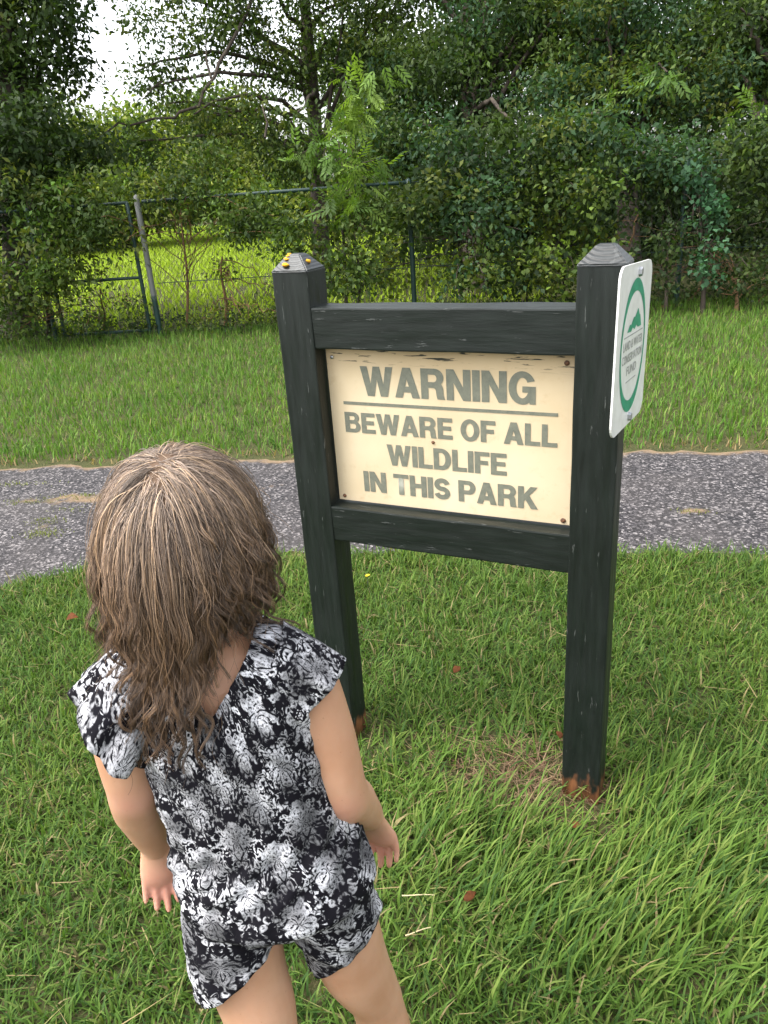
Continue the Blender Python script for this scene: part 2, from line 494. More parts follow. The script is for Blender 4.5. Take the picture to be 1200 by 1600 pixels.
def post(x0):
    p = obox('post', sign, M_POST, x0, x0 + W, 0, D, -.08, ZC, (x0, 0, 0), bevel=.004, cuts=14, jitter=.0007)
    # hipped cap with a small flat top
    bm = bmesh.new()
    e, t = .0012, .034
    cx, cy = W / 2, D / 2
    b_ = [(-e, -e), (W + e, -e), (W + e, D + e), (-e, D + e)]
    g = .008
    vs = [bm.verts.new((x, y, ZC - .004)) for x, y in b_] + [bm.verts.new((x, y, ZC)) for x, y in b_]
    vs += [bm.verts.new((cx + sx * t / 2, cy + sy * t / 2, ZT)) for sx, sy in ((-1, -1), (1, -1), (1, 1), (-1, 1))]
    for k in range(2):
        for q in range(4):
            bm.faces.new((vs[k * 4 + q], vs[k * 4 + (q + 1) % 4], vs[k * 4 + 4 + (q + 1) % 4], vs[k * 4 + 4 + q]))
    bm.faces.new(vs[8:12]); bm.faces.new(vs[3::-1])
    bmesh.ops.bevel(bm, geom=bm.edges[:], offset=.0025, segments=2, affect='EDGES')
    for v in bm.verts: v.co.z -= ZC
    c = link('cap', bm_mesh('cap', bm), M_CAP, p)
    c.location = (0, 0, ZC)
    return p


post_l = post(-S - W)
post_r = post(0)
obox('rail', sign, M_RAIL, -S - .006, .006, .0025, D - .0025, 1.1994, 1.2987, (-S, 0, 1.2), bevel=.004, cuts=16, jitter=.0009)
obox('rail', sign, M_RAIL, -S - .006, .006, .0025, D - .0025, .6803, .7801, (-S, 0, .68), bevel=.004, cuts=16, jitter=.0009)
PY = .0435
panel = obox('panel', sign, M_PANEL, -S + .005, -.007, PY, PY + .012, .786, 1.1985, (-S, PY, .786), bevel=.0015)

# lettering
def arc(cx, cy, rx_, ry_, a0, a1, k=14):
    return [(cx + rx_ * math.cos(math.radians(a0 + (a1 - a0) * i / k)), cy + ry_ * math.sin(math.radians(a0 + (a1 - a0) * i / k))) for i in range(k + 1)]


def s_glyph():
    cl = arc(.33, .7025, .225, .2025, 12, 270, 18)[:-1] + arc(.33, .2975, .235, .2025, 90, -168, 18)
    P = np.array(cl); T = np.gradient(P, axis=0); T /= np.linalg.norm(T, axis=1)[:, None]
    Nn = np.stack([-T[:, 1], T[:, 0]], -1) * .097
    return [[tuple(p) for p in P + Nn] + [tuple(p) for p in (P - Nn)[::-1]]]


q_ = .205
GLYPH = {          # bold grotesque capitals: (advance width, contours)
    'I': (q_, [[(0, 0), (0, 1), (q_, 1), (q_, 0)]]),
    'L': (.60, [[(0, 0), (0, 1), (q_, 1), (q_, .17), (.60, .17), (.60, 0)]]),
    'E': (.64, [[(0, 0), (0, 1), (.63, 1), (.63, .83), (q_, .83), (q_, .60), (.58, .60), (.58, .43), (q_, .43), (q_, .17), (.64, .17), (.64, 0)]]),
    'F': (.60, [[(0, 0), (0, 1), (.60, 1), (.60, .83), (q_, .83), (q_, .59), (.54, .59), (.54, .42), (q_, .42), (q_, 0)]]),
    'T': (.66, [[(.2275, 0), (.2275, .83), (0, .83), (0, 1), (.66, 1), (.66, .83), (.4325, .83), (.4325, 0)]]),
    'H': (.72, [[(0, 0), (0, 1), (q_, 1), (q_, .61), (.515, .61), (.515, 1), (.72, 1), (.72, 0), (.515, 0), (.515, .43), (q_, .43), (q_, 0)]]),
    'N': (.73, [[(0, 0), (0, 1), (.215, 1), (.53, .36), (.53, 1), (.73, 1), (.73, 0), (.515, 0), (.20, .64), (.20, 0)]]),
    'A': (.79, [[(0, 0), (.28, 1), (.51, 1), (.79, 0), (.57, 0), (.52, .19), (.265, .19), (.215, 0)], [(.31, .36), (.475, .36), (.393, .69)]]),
    'W': (1.08, [[(0, 1), (.21, 1), (.32, .32), (.44, 1), (.64, 1), (.76, .32), (.87, 1), (1.08, 1), (.875, 0), (.66, 0), (.54, .66), (.42, 0), (.205, 0)]]),
    'K': (.76, [[(0, 0), (0, 1), (q_, 1), (q_, .60), (.49, 1), (.735, 1), (.42, .60), (.765, 0), (.52, 0), (.285, .42), (q_, .31), (q_, 0)]]),
    'R': (.74, [[(0, 0), (0, 1), (.43, 1)] + arc(.43, .72, .28, .28, 78, -48) + [(.67, .42), (.69, .34), (.70, .12), (.735, 0), (.52, 0), (.495, .12), (.485, .28), (.45, .36), (.38, .385), (q_, .385), (q_, 0)], [(q_, .55), (q_, .83), (.40, .83)] + arc(.40, .69, .115, .14, 78, -78) + [(.40, .55)]]),
    'P': (.70, [[(0, 0), (0, 1), (.42, 1)] + arc(.42, .685, .28, .315, 78, -78) + [(.42, .37), (q_, .37), (q_, 0)], [(q_, .535), (q_, .835), (.40, .835)] + arc(.40, .685, .105, .15, 78, -78) + [(.40, .535)]]),
    'B': (.73, [[(0, 0), (0, 1), (.42, 1)] + arc(.42, .745, .265, .255, 78, -55) + [(.605, .515)] + arc(.44, .28, .285, .28, 52, -78) + [(.44, 0)], [(q_, .60), (q_, .84), (.40, .84)] + arc(.40, .72, .095, .12, 78, -78) + [(.40, .60)], [(q_, .16), (q_, .445), (.42, .445)] + arc(.42, .3025, .115, .1425, 78, -78) + [(.42, .16)]]),
    'D': (.74, [[(0, 0), (0, 1), (.35, 1)] + arc(.35, .5, .39, .5, 80, -80) + [(.35, 0)], [(q_, .17), (q_, .83), (.33, .83)] + arc(.33, .5, .195, .33, 80, -80) + [(.33, .17)]]),
    'O': (.79, [arc(.395, .5, .395, .52, 0, 350, 35), arc(.395, .5, .19, .345, 0, 350, 35)]),
    'G': (.77, [arc(.39, .5, .39, .52, 28, 300, 30) + [(.60, .085), (.625, 0), (.77, 0), (.77, .54), (.41, .54), (.41, .375), (.585, .375)] + arc(.395, .5, .195, .345, -38, -322, 26)[0:] + [(.55, .70)]]),
    'S': (.67, s_glyph()),
}


def glyph_mesh(body):
    cu = bpy.data.curves.new('lettering', 'CURVE')
    cu.dimensions = '2D'; cu.fill_mode = 'BOTH'; cu.offset = .016
    x = 0.0
    for ch in body:
        if ch == ' ': x += .30; continue
        w_, cons = GLYPH[ch]
        for cn in cons:
            sp = cu.splines.new('POLY'); sp.points.add(len(cn) - 1); sp.use_cyclic_u = True
            for p_, (px, py) in zip(sp.points, cn): p_.co = (x + px, py, 0, 1)
        x += w_ + .085
    return cu


def text_mesh(body, x0, x1, z0, z1, bold=0.0, own=False):
    if own: cu = glyph_mesh(body)
    else:
        cu = bpy.data.curves.new('lettering', 'FONT')
        cu.body = body; cu.size = 1.0; cu.offset = bold; cu.space_character = 1.06; cu.resolution_u = 4
    ob = bpy.data.objects.new('tmp_text', cu)
    col.objects.link(ob)
    dg = bpy.context.evaluated_depsgraph_get()
    me = bpy.data.meshes.new_from_object(ob.evaluated_get(dg))
    bpy.data.objects.remove(ob)
    n_ = len(me.vertices)
    co = np.empty(n_ * 3, np.float32); me.vertices.foreach_get('co', co); co = co.reshape(-1, 3)
    lo, hi_ = co.min(0), co.max(0)
    out = np.empty_like(co)
    out[:, 0] = x0 + (co[:, 0] - lo[0]) / (hi_[0] - lo[0]) * (x1 - x0)
    out[:, 1] = 0
    out[:, 2] = z0 + (co[:, 1] - lo[1]) / (hi_[1] - lo[1]) * (z1 - z0)
    me.vertices.foreach_set('co', out.ravel())
    me.update()
    return me


def panel_text(body, x0, x1, z0, z1, bold):
    o = link('lettering', text_mesh(body, x0 + S, x1 + S, z0 - .786, z1 - .786, bold, True), M_INK, panel)
    o.location = (0, -.0010, 0)
    return o


panel_text('WARNING', -.5345, -.0925, 1.076, 1.1535, .030)
panel_text('BEWARE OF ALL', -.5892, -.0412, .9778, 1.0335, .030)
panel_text('WILDLIFE', -.4757, -.1608, .898, .9538, .030)
panel_text('IN THIS PARK', -.5485, -.084, .8185, .8755, .030)
o = link('underline', bm_mesh('underline', box_bm(-.5888 + S, -.0412 + S, -.0011, -.0003, 1.0525 - .786, 1.0602 - .786)), M_INK, panel)
for (x, z, r) in ((-.610, 1.172, .005), (-.024, 1.175, .0062), (-.610, .799, .0055), (-.0235, .798, .0065), (-.3476, .9684, .0045)):
    bm = bmesh.new()
    bmesh.ops.create_uvsphere(bm, u_segments=12, v_segments=6, radius=r)
    for v in bm.verts: v.co.y *= .45
    s_ = link('screw', bm_mesh('screw', bm), M_STEEL if (x, z) == (-.610, 1.172) else M_RUST, panel, smooth=True)
    s_.location = (x + S, -.0016, z - .786)

# orange lichen crumbs on the cap
M_LICHEN, *_ = new_mat('orange_lichen', (.62, .33, .03), .9, .1)
cap_l = [c for c in post_l.children if c.name.startswith('cap')][0]
for (x, y, z, r) in ((.036, .030, .033, .007), (.034, .022, .026, .008), (.036, .010, .014, .010), (.034, .036, .036, .006), (.078, .040, .019, .011), (.030, .027, .027, .006)):
    bm = bmesh.new()
    bmesh.ops.create_icosphere(bm, subdivisions=2, radius=r)
    for v in bm.verts:
        v.co *= 1 + .3 * math.sin(v.co.x * 900 + v.co.y * 700 + z * 999)
        v.co.z *= .45
    o = link('lichen', bm_mesh('lichen', bm), M_LICHEN, cap_l, smooth=True)
    o.location = (x, y, z)

# ------------------------------------------------------------------ white oval plaque on the side of the right-hand post
AL = math.radians(4.0)
pm = Matrix.Identity(4)
sdir = Vector((math.sin(AL), math.cos(AL), 0)); nrm = Vector((math.cos(AL), -math.sin(AL), 0))
roll = math.radians(-3.0)
ax = sdir * math.cos(roll) + Vector((0, 0, 1)) * math.sin(roll); ay = -sdir * math.sin(roll) + Vector((0, 0, 1)) * math.cos(roll)
pc = Vector((.1085, .0445, 0)) + sdir * .008 + Vector((0, 0, 1.2125))
for i in range(3):
    pm[i][0], pm[i][1], pm[i][2], pm[i][3] = ax[i], ay[i], nrm[i], pc[i]
plaque = bpy.data.objects.new('plaque', None); col.objects.link(plaque)
plaque.matrix_world = pm
tag(plaque, 'white rectangular plaque with a green oval emblem bolted to the sign post', 'plaque')


def poly_prism(pts, z0, z1):
    bm = bmesh.new()
    f = bm.faces.new([bm.verts.new((x, y, z0)) for x, y in pts])
    r_ = bmesh.ops.extrude_face_region(bm, geom=[f])
    for v in r_['geom']:
        if isinstance(v, bmesh.types.BMVert): v.co.z = z1
    bmesh.ops.recalc_face_normals(bm, faces=bm.faces[:])
    return bm


def rounded(w, h, r, k=7):
    out = []
    for cx, cy, a0 in ((w / 2 - r, h / 2 - r, 0), (-w / 2 + r, h / 2 - r, 90), (-w / 2 + r, -h / 2 + r, 180), (w / 2 - r, -h / 2 + r, 270)):
        for q in range(k):
            t = math.radians(a0 + 90 * q / (k - 1)); out.append((cx + r * math.cos(t), cy + r * math.sin(t)))
    return out


PW, PH = .297, .337
bm = poly_prism(rounded(PW, PH, .032), -.002, .002)
link('plate', bm_mesh('plate', bm), M_WHITE, plaque)
# ring: thick at the top and bottom, thin at the sides
bm = bmesh.new(); K = 72
vo_, vi_, vo2, vi2 = [], [], [], []
for q in range(K):
    t = 2 * math.pi * q / K
    o_ = (.113 * math.cos(t), .139 * math.sin(t)); i_ = (.1035 * math.cos(t), .1135 * math.sin(t))
    vo_.append(bm.verts.new((*o_, .0026))); vi_.append(bm.verts.new((*i_, .0026)))
for q in range(K):
    w_ = (q + 1) % K
    bm.faces.new((vo_[q], vo_[w_], vi_[w_], vi_[q]))
link('oval_ring', bm_mesh('oval_ring', bm), M_GREEN, plaque)
mtn = [(-.062, .036), (-.040, .050), (-.030, .047), (-.008, .062), (.002, .060), (.030, .076), (.044, .062), (.052, .060), (.068, .036), (.034, .036), (.020, .043), (.006, .035), (-.014, .041), (-.028, .034)]
bm = bmesh.new(); bm.faces.new([bm.verts.new((x, y, .0026)) for x, y in mtn])
link('mountain_emblem', bm_mesh('mountain_emblem', bm), M_GREEN, plaque)
for (x0, x1, y) in ((-.085, .085, .027), (-.045, .045, -.069)):
    link('rule', bm_mesh('rule', box_bm(x0, x1, y - .0012, y + .0012, .0021, .0027)), M_GREYINK, plaque)
for body, hw, y in (('LAND & WATER', .088, .003), ('CONSERVATION', .092, -.024), ('FUND', .045, -.051)):
    me = text_mesh(body, -hw, hw, 0, .0185, .012)
    co = np.empty(len(me.vertices) * 3, np.float32); me.vertices.foreach_get('co', co); co = co.reshape(-1, 3)
    me.vertices.foreach_set('co', np.stack([co[:, 0], co[:, 2] + y - .004, np.full(len(co), .0026)], -1).ravel().astype(np.float32)); me.update()
    link('lettering', me, M_GREYINK, plaque)
for y in (.150, -.152):
    bm = bmesh.new()
    bmesh.ops.create_cone(bm, segments=6, radius1=.010, radius2=.009, depth=.007, cap_ends=True)
    o = link('bolt', bm_mesh('bolt', bm), M_STEEL, plaque)
    o.location = (.016 if y > 0 else .006, y, .0052)

# ------------------------------------------------------------------ the child
AZ = math.radians(33)
BASE = (-.250, -1.0036, 0)
person = tag(empty('person', BASE, AZ), 'child with wet brown hair in a black and white patterned romper facing the sign', 'person')


def ellipse_loft(rings, sides=28):
    """closed tube; rings: (centre, rx, ry[, axis u, axis v])"""
    V = []; th = np.arange(sides) * 2 * math.pi / sides
    for c_, rx, ry in rings:
        V.append(np.asarray(c_)[None] + np.stack([rx * np.cos(th), ry * np.sin(th), 0 * th], -1))
    V = np.concatenate(V); n_ = len(rings)
    i = np.arange(n_ - 1)[:, None] * sides; j = np.arange(sides)[None]; j2 = (j + 1) % sides
    F = np.stack([i + j, i + j2, i + sides + j2, i + sides + j], -1).reshape(-1, 4)
    V = np.concatenate([V, [rings[0][0]], [rings[-1][0]]])
    a_, b_ = len(V) - 2, len(V) - 1
    j = np.arange(sides); j2 = (j + 1) % sides
    T = np.concatenate([np.stack([j2, j, np.full(sides, a_)], -1), np.stack([(n_ - 1) * sides + j, (n_ - 1) * sides + j2, np.full(sides, b_)], -1)])
    return V, [F, T]


def limb(acc, pts, radii, sides=18, squash=None):
    """round-ended tapered limb; squash=(axis, factor) flattens it"""
    P = [np.asarray(p, float) for p in pts]
    # resample with smooth interpolation
    n_ = len(P); k = 6
    Q, R = [], []
    for s_ in np.linspace(0, n_ - 1, (n_ - 1) * k + 1):
        i0 = min(int(s_), n_ - 2); f_ = s_ - i0
        p0, p1, p2, p3 = P[max(i0 - 1, 0)], P[i0], P[i0 + 1], P[min(i0 + 2, n_ - 1)]
        Q.append(.5 * ((2 * p1) + (-p0 + p2) * f_ + (2 * p0 - 5 * p1 + 4 * p2 - p3) * f_ ** 2 + (-p0 + 3 * p1 - 3 * p2 + p3) * f_ ** 3))
        R.append(radii[i0] * (1 - f_) + radii[i0 + 1] * f_)
    # rounded ends
    d0 = (Q[0] - Q[1]); d0 /= np.linalg.norm(d0); d1 = (Q[-1] - Q[-2]); d1 /= np.linalg.norm(d1)
    pre = [(Q[0] + d0 * R[0] * math.sin(t), R[0] * math.cos(t)) for t in (1.45, 1.1, .7, .35)]
    suf = [(Q[-1] + d1 * R[-1] * math.sin(t), R[-1] * math.cos(t)) for t in (.35, .7, 1.1, 1.45)]
    pts2 = [p for p, _ in pre] + Q + [p for p, _ in suf]
    rad2 = [r for _, r in pre] + R + [r for _, r in suf]
    V, F = tube(pts2, rad2, sides)
    n2 = len(pts2)
    V = np.concatenate([V, [pts2[0]], [pts2[-1]]])
    j = np.arange(sides); j2 = (j + 1) % sides
    T = np.concatenate([np.stack([j2, j, np.full(sides, len(V) - 2)], -1), np.stack([(n2 - 1) * sides + j, (n2 - 1) * sides + j2, np.full(sides, len(V) - 1)], -1)])
    if squash is not None:
        ax_, fac = np.asarray(squash[0], float), squash[1]
        ax_ = ax_ / np.linalg.norm(ax_)
        c0 = V.mean(0)
        # flatten about the limb's own centre line
        cl = np.repeat(np.array(pts2), sides, 0); cl = np.concatenate([cl, [pts2[0]], [pts2[-1]]])
        dlt = V - cl
        V = cl + dlt - np.outer(dlt @ ax_, ax_) * (1 - fac)
    acc.add(V, [F, T])


def ball(acc, c_, r):
    bm = bmesh.new(); bmesh.ops.create_uvsphere(bm, u_segments=24, v_segments=16, radius=1.0)
    V = np.array([v.co[:] for v in bm.verts]) * np.asarray(r)[None] + np.asarray(c_)[None]
    for f_ in bm.faces: pass
    tri = np.array([[v.index for v in f_.verts] for f_ in bm.faces if len(f_.verts) == 3]); qd = np.array([[v.index for v in f_.verts] for f_ in bm.faces if len(f_.verts) == 4])
    bm.free(); acc.add(V, [tri, qd])


def remeshed(acc, name, voxel, smooth=4, fac=.5):
    me = acc.mesh(name + '_raw')
    o = bpy.data.objects.new('tmp_remesh', me); col.objects.link(o)
    md = o.modifiers.new('r', 'REMESH'); md.mode = 'VOXEL'; md.voxel_size = voxel; md.adaptivity = 0
    ms = o.modifiers.new('s', 'SMOOTH'); ms.factor = fac; ms.iterations = smooth
    dg = bpy.context.evaluated_depsgraph_get()
    out = bpy.data.meshes.new_from_object(o.evaluated_get(dg))
    out.name = name
    bpy.data.objects.remove(o)
    return out


def hand(acc, wrist, d, nrm_, curl, side, size=1.0):
    """wrist point, direction of the fingers, palm normal; curl bends the fingers towards the palm; side=+1 puts the thumb on d x n"""
    d = np.asarray(d, float); d /= np.linalg.norm(d)
    nn = np.asarray(nrm_, float); nn -= d * (nn @ d); nn /= np.linalg.norm(nn)
    lt = np.cross(d, nn) * side
    w = np.asarray(wrist, float)
    s = size
    limb(acc, [w - d * .012, w + d * .016 * s, w + d * .050 * s], [.019 * s, .023 * s, .027 * s], 20, (nn, .48))
    for k, (off, ln, rr) in enumerate(((.0205, .050, .0060), (.007, .057, .0063), (-.007, .053, .0061), (-.0205, .042, .0054))):
        kn = w + d * (.054 - .004 * abs(k - 1.2)) * s + lt * off * s
        p_ = [kn - d * .014]; a_ = .12 + .10 * curl
        pos = kn.copy(); p_.append(pos)
        spread = lt * off * 2.2
        for seg, fr in enumerate((.45, .30, .25)):
            dr = d * math.cos(a_) + nn * math.sin(a_) + spread
            dr /= np.linalg.norm(dr)
            pos = pos + dr * ln * fr * s; p_.append(pos); a_ += curl * (.55 + .1 * k)
        limb(acc, p_, [rr * s, rr * s, rr * .97 * s, rr * .9 * s, rr * .78 * s], 12)
    t0 = w + d * .010 * s + lt * .012 * s
    limb(acc, [t0, t0 + (d * .55 + lt * .75 + nn * .25) * .018 * s, t0 + (d * .8 + lt * .75 + nn * .4) * .030 * s, t0 + (d * 1.05 + lt * .7 + nn * .55) * .040 * s], [.0105 * s, .0095 * s, .0078 * s, .0066 * s], 14)


B = Acc()
HC = np.array([-.004, .050, 1.182])
ball(B, HC, (.072, .090, .098))
ball(B, HC + [0, .035, -.062], (.049, .050, .050))
ball(B, HC + [0, .082, -.100], (.017, .013, .013))
limb(B, [HC + [0, .088, -.012], HC + [0, .100, -.034], HC + [0, .098, -.044]], [.007, .010, .008], 12)
for s_ in (-1, 1):
    ball(B, HC + [s_ * .031, .070, -.055], (.022, .016, .020))
    limb(B, [HC + [s_ * .074, -.005, -.006], HC + [s_ * .081, -.012, -.014], HC + [s_ * .079, -.010, -.034], HC + [s_ * .073, 0, -.046]], [.009, .012, .010, .007], 12, ((1, .3, 0), .55))
limb(B, [HC + [-.018, .088, -.073], HC + [0, .096, -.071], HC + [.018, .088, -.073]], [.004, .006, .004], 10)
limb(B, [HC + [-.015, .087, -.081], HC + [0, .094, -.082], HC + [.015, .087, -.081]], [.004, .006, .004], 10)
limb(B, [(.006, .012, 1.015), (.003, .026, 1.055), (-.002, .040, 1.12)], [.050, .041, .040], 22)
V, F = ellipse_loft([((.006, .01, 1.052), .045, .036), ((.008, .008, 1.038), .085, .046), ((.011, .003, 1.005), .116, .058), ((.016, -.002, .95), .112, .068), ((.024, -.010, .87), .102, .070), ((.036, -.022, .79), .102, .074), ((.050, -.040, .70), .118, .086), ((.055, -.046, .68), .114, .082), ((.055, -.048, .66), .09, .066)])
B.add(V, F)
# arms
shL, elL, wrL = np.array([-.104, .0, 1.005]), np.array([-.118, -.006, .850]), np.array([-.122, .045, .694])
shR, elR, wrR = np.array([.124, .0, .985]), np.array([.157, -.026, .802]), np.array([.196, .050, .676])
limb(B, [shL + [.03, 0, .005], shL, (shL + elL) / 2 + [-.006, 0, 0], elL, (elL * .62 + wrL * .38) + [-.004, 0, 0], wrL], [.036, .040, .0385, .0345, .0345, .0225], 22)
limb(B, [shR + [-.03, 0, .005], shR, (shR + elR) / 2 + [.004, 0, 0], elR, (elR * .62 + wrR * .38), wrR], [.036, .040, .0395, .0365, .0345, .0225], 22)
view = np.array([0.0, -1.0, .45])
hand(B, wrL, np.array([-.06, -.14, -1.0]), np.array([.20, -1.0, .15]), .14, -1.0, 1.02)
hand(B, wrR, np.array([.26, .22, -.95]), np.array([-.55, -.85, -.1]), .42, 1.0, 1.12)
# legs and feet
limb(B, [(-.006, -.05, .66), (-.006, -.070, .555), (.005, -.090, .48), (.008, -.108, .375), (.008, -.124, .335), (.008, -.150, .23), (.008, -.160, .075), (.008, -.158, .045)], [.058, .0565, .052, .042, .041, .042, .026, .027], 26)
limb(B, [(.116, -.045, .66), (.134, -.042, .555), (.148, -.036, .47), (.171, -.025, .385), (.178, -.022, .34), (.190, -.030, .24), (.200, -.035, .075), (.201, -.034, .045)], [.058, .057, .053, .043, .0415, .043, .026, .027], 26)
for (x, y, rot) in ((.008, -.158, .12), (.201, -.034, -.12)):
    dx, dy = math.sin(-rot) * -1, math.cos(rot)
    f0 = np.array([x, y, .032])
    fd = np.array([-rot * .6, 1.0, 0]); fd /= np.linalg.norm(fd)
    limb(B, [f0 - fd * .028, f0 + fd * .03 + [0, 0, .004], f0 + fd * .085 + [0, 0, -.010], f0 + fd * .115 + [0, 0, -.016]], [.027, .031, .033, .024], 18, ((0, 0, 1), .72))
    ft = np.cross(fd, [0, 0, 1.0])
    for k in range(5):
        sgn = 1 if x < .1 else -1
        q = f0 + fd * (.125 - .006 * k) + ft * sgn * (.022 - .0115 * k) + [0, 0, -.020]
        limb(B, [q - fd * .01, q + fd * .012, q + fd * .020], [.0085, .0085 - .0007 * k, .007 - .0006 * k], 10)
me = remeshed(B, 'body', .0030, 5, .5)
co = np.empty(len(me.vertices) * 3, np.float32); me.vertices.foreach_get('co', co); co = co.reshape(-1, 3)
pink = np.zeros(len(co), np.float32)
for w_ in (wrL + np.array([-.006, .008, -.085]), wrR + np.array([.012, .03, -.07])):
    dd = np.linalg.norm(co - w_, axis=1); pink = np.maximum(pink, np.clip(1.25 - dd / .055, 0, .75))
for e_ in (elR, elL):
    dd = np.linalg.norm(co - (e_ + np.array([.0, -.03, -.01])), axis=1); pink = np.maximum(pink, np.clip(.45 - dd / .09, 0, .45))
a = me.attributes.new('pink', 'FLOAT', 'POINT'); a.data.foreach_set('value', pink)
body = link('body', me, M_SKIN, person, smooth=True)
for s_ in (-1, 1):
    bm = bmesh.new(); bmesh.ops.create_uvsphere(bm, u_segments=14, v_segments=10, radius=.0115)
    o = link('eye', bm_mesh('eye', bm), M_EYE, body, smooth=True); o.location = HC + [s_ * .029, .0765, -.008]

# --- romper
Rm = Acc()
V, F = ellipse_loft([((.008, .012, 1.066), .050, .040), ((.009, .008, 1.050), .092, .056), ((.011, .003, 1.018), .122, .068), ((.014, -.002, .975), .123, .077), ((.020, -.008, .92), .119, .083), ((.028, -.014, .86), .117, .084), ((.035, -.022, .80), .119, .087), ((.044, -.032, .75), .126, .093), ((.053, -.042, .70), .136, .101), ((.057, -.046, .682), .135, .101), ((.057, -.047, .664), .118, .088)], 40)
Rm.add(V, F)
limb(Rm, [(-.008, -.052, .69), (-.016, -.062, .625), (-.013, -.074, .56), (-.006, -.082, .50), (.000, -.09, .46)], [.066, .0655, .066, .067, .067], 30)
limb(Rm, [(.115, -.048, .69), (.123, -.047, .625), (.139, -.043, .555), (.152, -.040, .49), (.160, -.036, .44)], [.066, .065, .064, .064, .064], 30)
me = remeshed(Rm, 'romper', .0040, 4, .5)
bm = bmesh.new(); bm.from_mesh(me)


def cut(bm, p, q, r_, side_test, centre, rad):
    """trim the cloth along the plane p q r inside a sphere"""
    p, q, r_ = Vector(p), Vector(q), Vector(r_)
    no = (q - p).cross(r_ - p).normalized()
    if no.z > 0: no = -no
    c_ = Vector(centre)
    fs = [f_ for f_ in bm.faces if (f_.calc_center_median() - c_).length < rad and side_test(f_.calc_center_median())]
    es = {e_ for f_ in fs for e_ in f_.edges}; vs_ = {v for f_ in fs for v in f_.verts}
    bmesh.ops.bisect_plane(bm, geom=list(vs_) + list(es) + fs, plane_co=p, plane_no=no, clear_outer=False)
    dele = [f_ for f_ in bm.faces if (f_.calc_center_median() - c_).length < rad + .02 and side_test(f_.calc_center_median()) and (f_.calc_center_median() - p).dot(no) > 0]
    bmesh.ops.delete(bm, geom=dele, context='FACES')


cut(bm, (-.053, -.14, .562), (.052, -.14, .640), (0.0, .05, .535), lambda c_: c_.x < .053 + (.62 - c_.z) * .165, (-.01, -.07, .50), .165)
cut(bm, (.100, -.10, .530), (.196, -.09, .618), (.15, .05, .520), lambda c_: c_.x >= .053 + (.62 - c_.z) * .165, (.15, -.04, .50), .165)
# neckline
nc = Vector((.016, .000, 1.090))


def in_neck(c_):
    if Vector(((c_.x - nc.x) / .066, (c_.y - nc.y) / .066, (c_.z - nc.z) / .060)).length < 1: return True
    return c_.y < .01 and c_.z > .985 and abs(c_.x - (.012 + (c_.z - .985) * .10)) < .052 * ((c_.z - .985) / .075)


bmesh.ops.delete(bm, geom=[f_ for f_ in bm.faces if in_neck(f_.calc_center_median())], context='FACES')
for _ in range(6):
    mv = {}
    for v in bm.verts:
        if v.is_boundary:
            nb = [e_.other_vert(v).co for e_ in v.link_edges if e_.is_boundary]
            if len(nb) == 2: mv[v] = v.co * .5 + (nb[0] + nb[1]) * .25
    for v, c_ in mv.items(): v.co = c_
bm.normal_update()
uvl = bm.loops.layers.uv.new('UVMap')
for v in bm.verts:      # folds: gathers at the waist, pulls over the seat, loose hem
    x, y, z = v.co
    th = math.atan2(y + .03, x - .035)
    amp = .0022 + .0035 * math.exp(-((z - .765) / .05) ** 2) + .004 * max(0, min(1, (.62 - z) / .12))
    f_ = math.sin(th * 13 + 9 * math.sin(z * 21) + 2) * .5 + math.sin(z * 70 + th * 4 + 2 * math.sin(th * 5)) * .45 + math.sin(th * 29 + z * 40) * .25
    v.co += v.normal * amp * f_
    v.co += v.normal * (-.006 * math.exp(-((z - .772) / .016) ** 2))
for f_ in bm.faces:
    f_.smooth = True
    cx_ = f_.calc_center_median().x
    for lp in f_.loops:
        x, y, z = lp.vert.co
        t_ = math.atan2(x - (.012 + (1.0 - z) * .11), -(y + .02 + 0.0))
        lp[uvl].uv = (t_ * .125 + .5, z)
me2 = bm_mesh('romper', bm)
romper = link('romper', me2, [M_FABRIC, M_LINING], person)
sm = romper.modifiers.new('cloth', 'SOLIDIFY'); sm.thickness = .0016; sm.offset = 1; sm.material_offset = 1


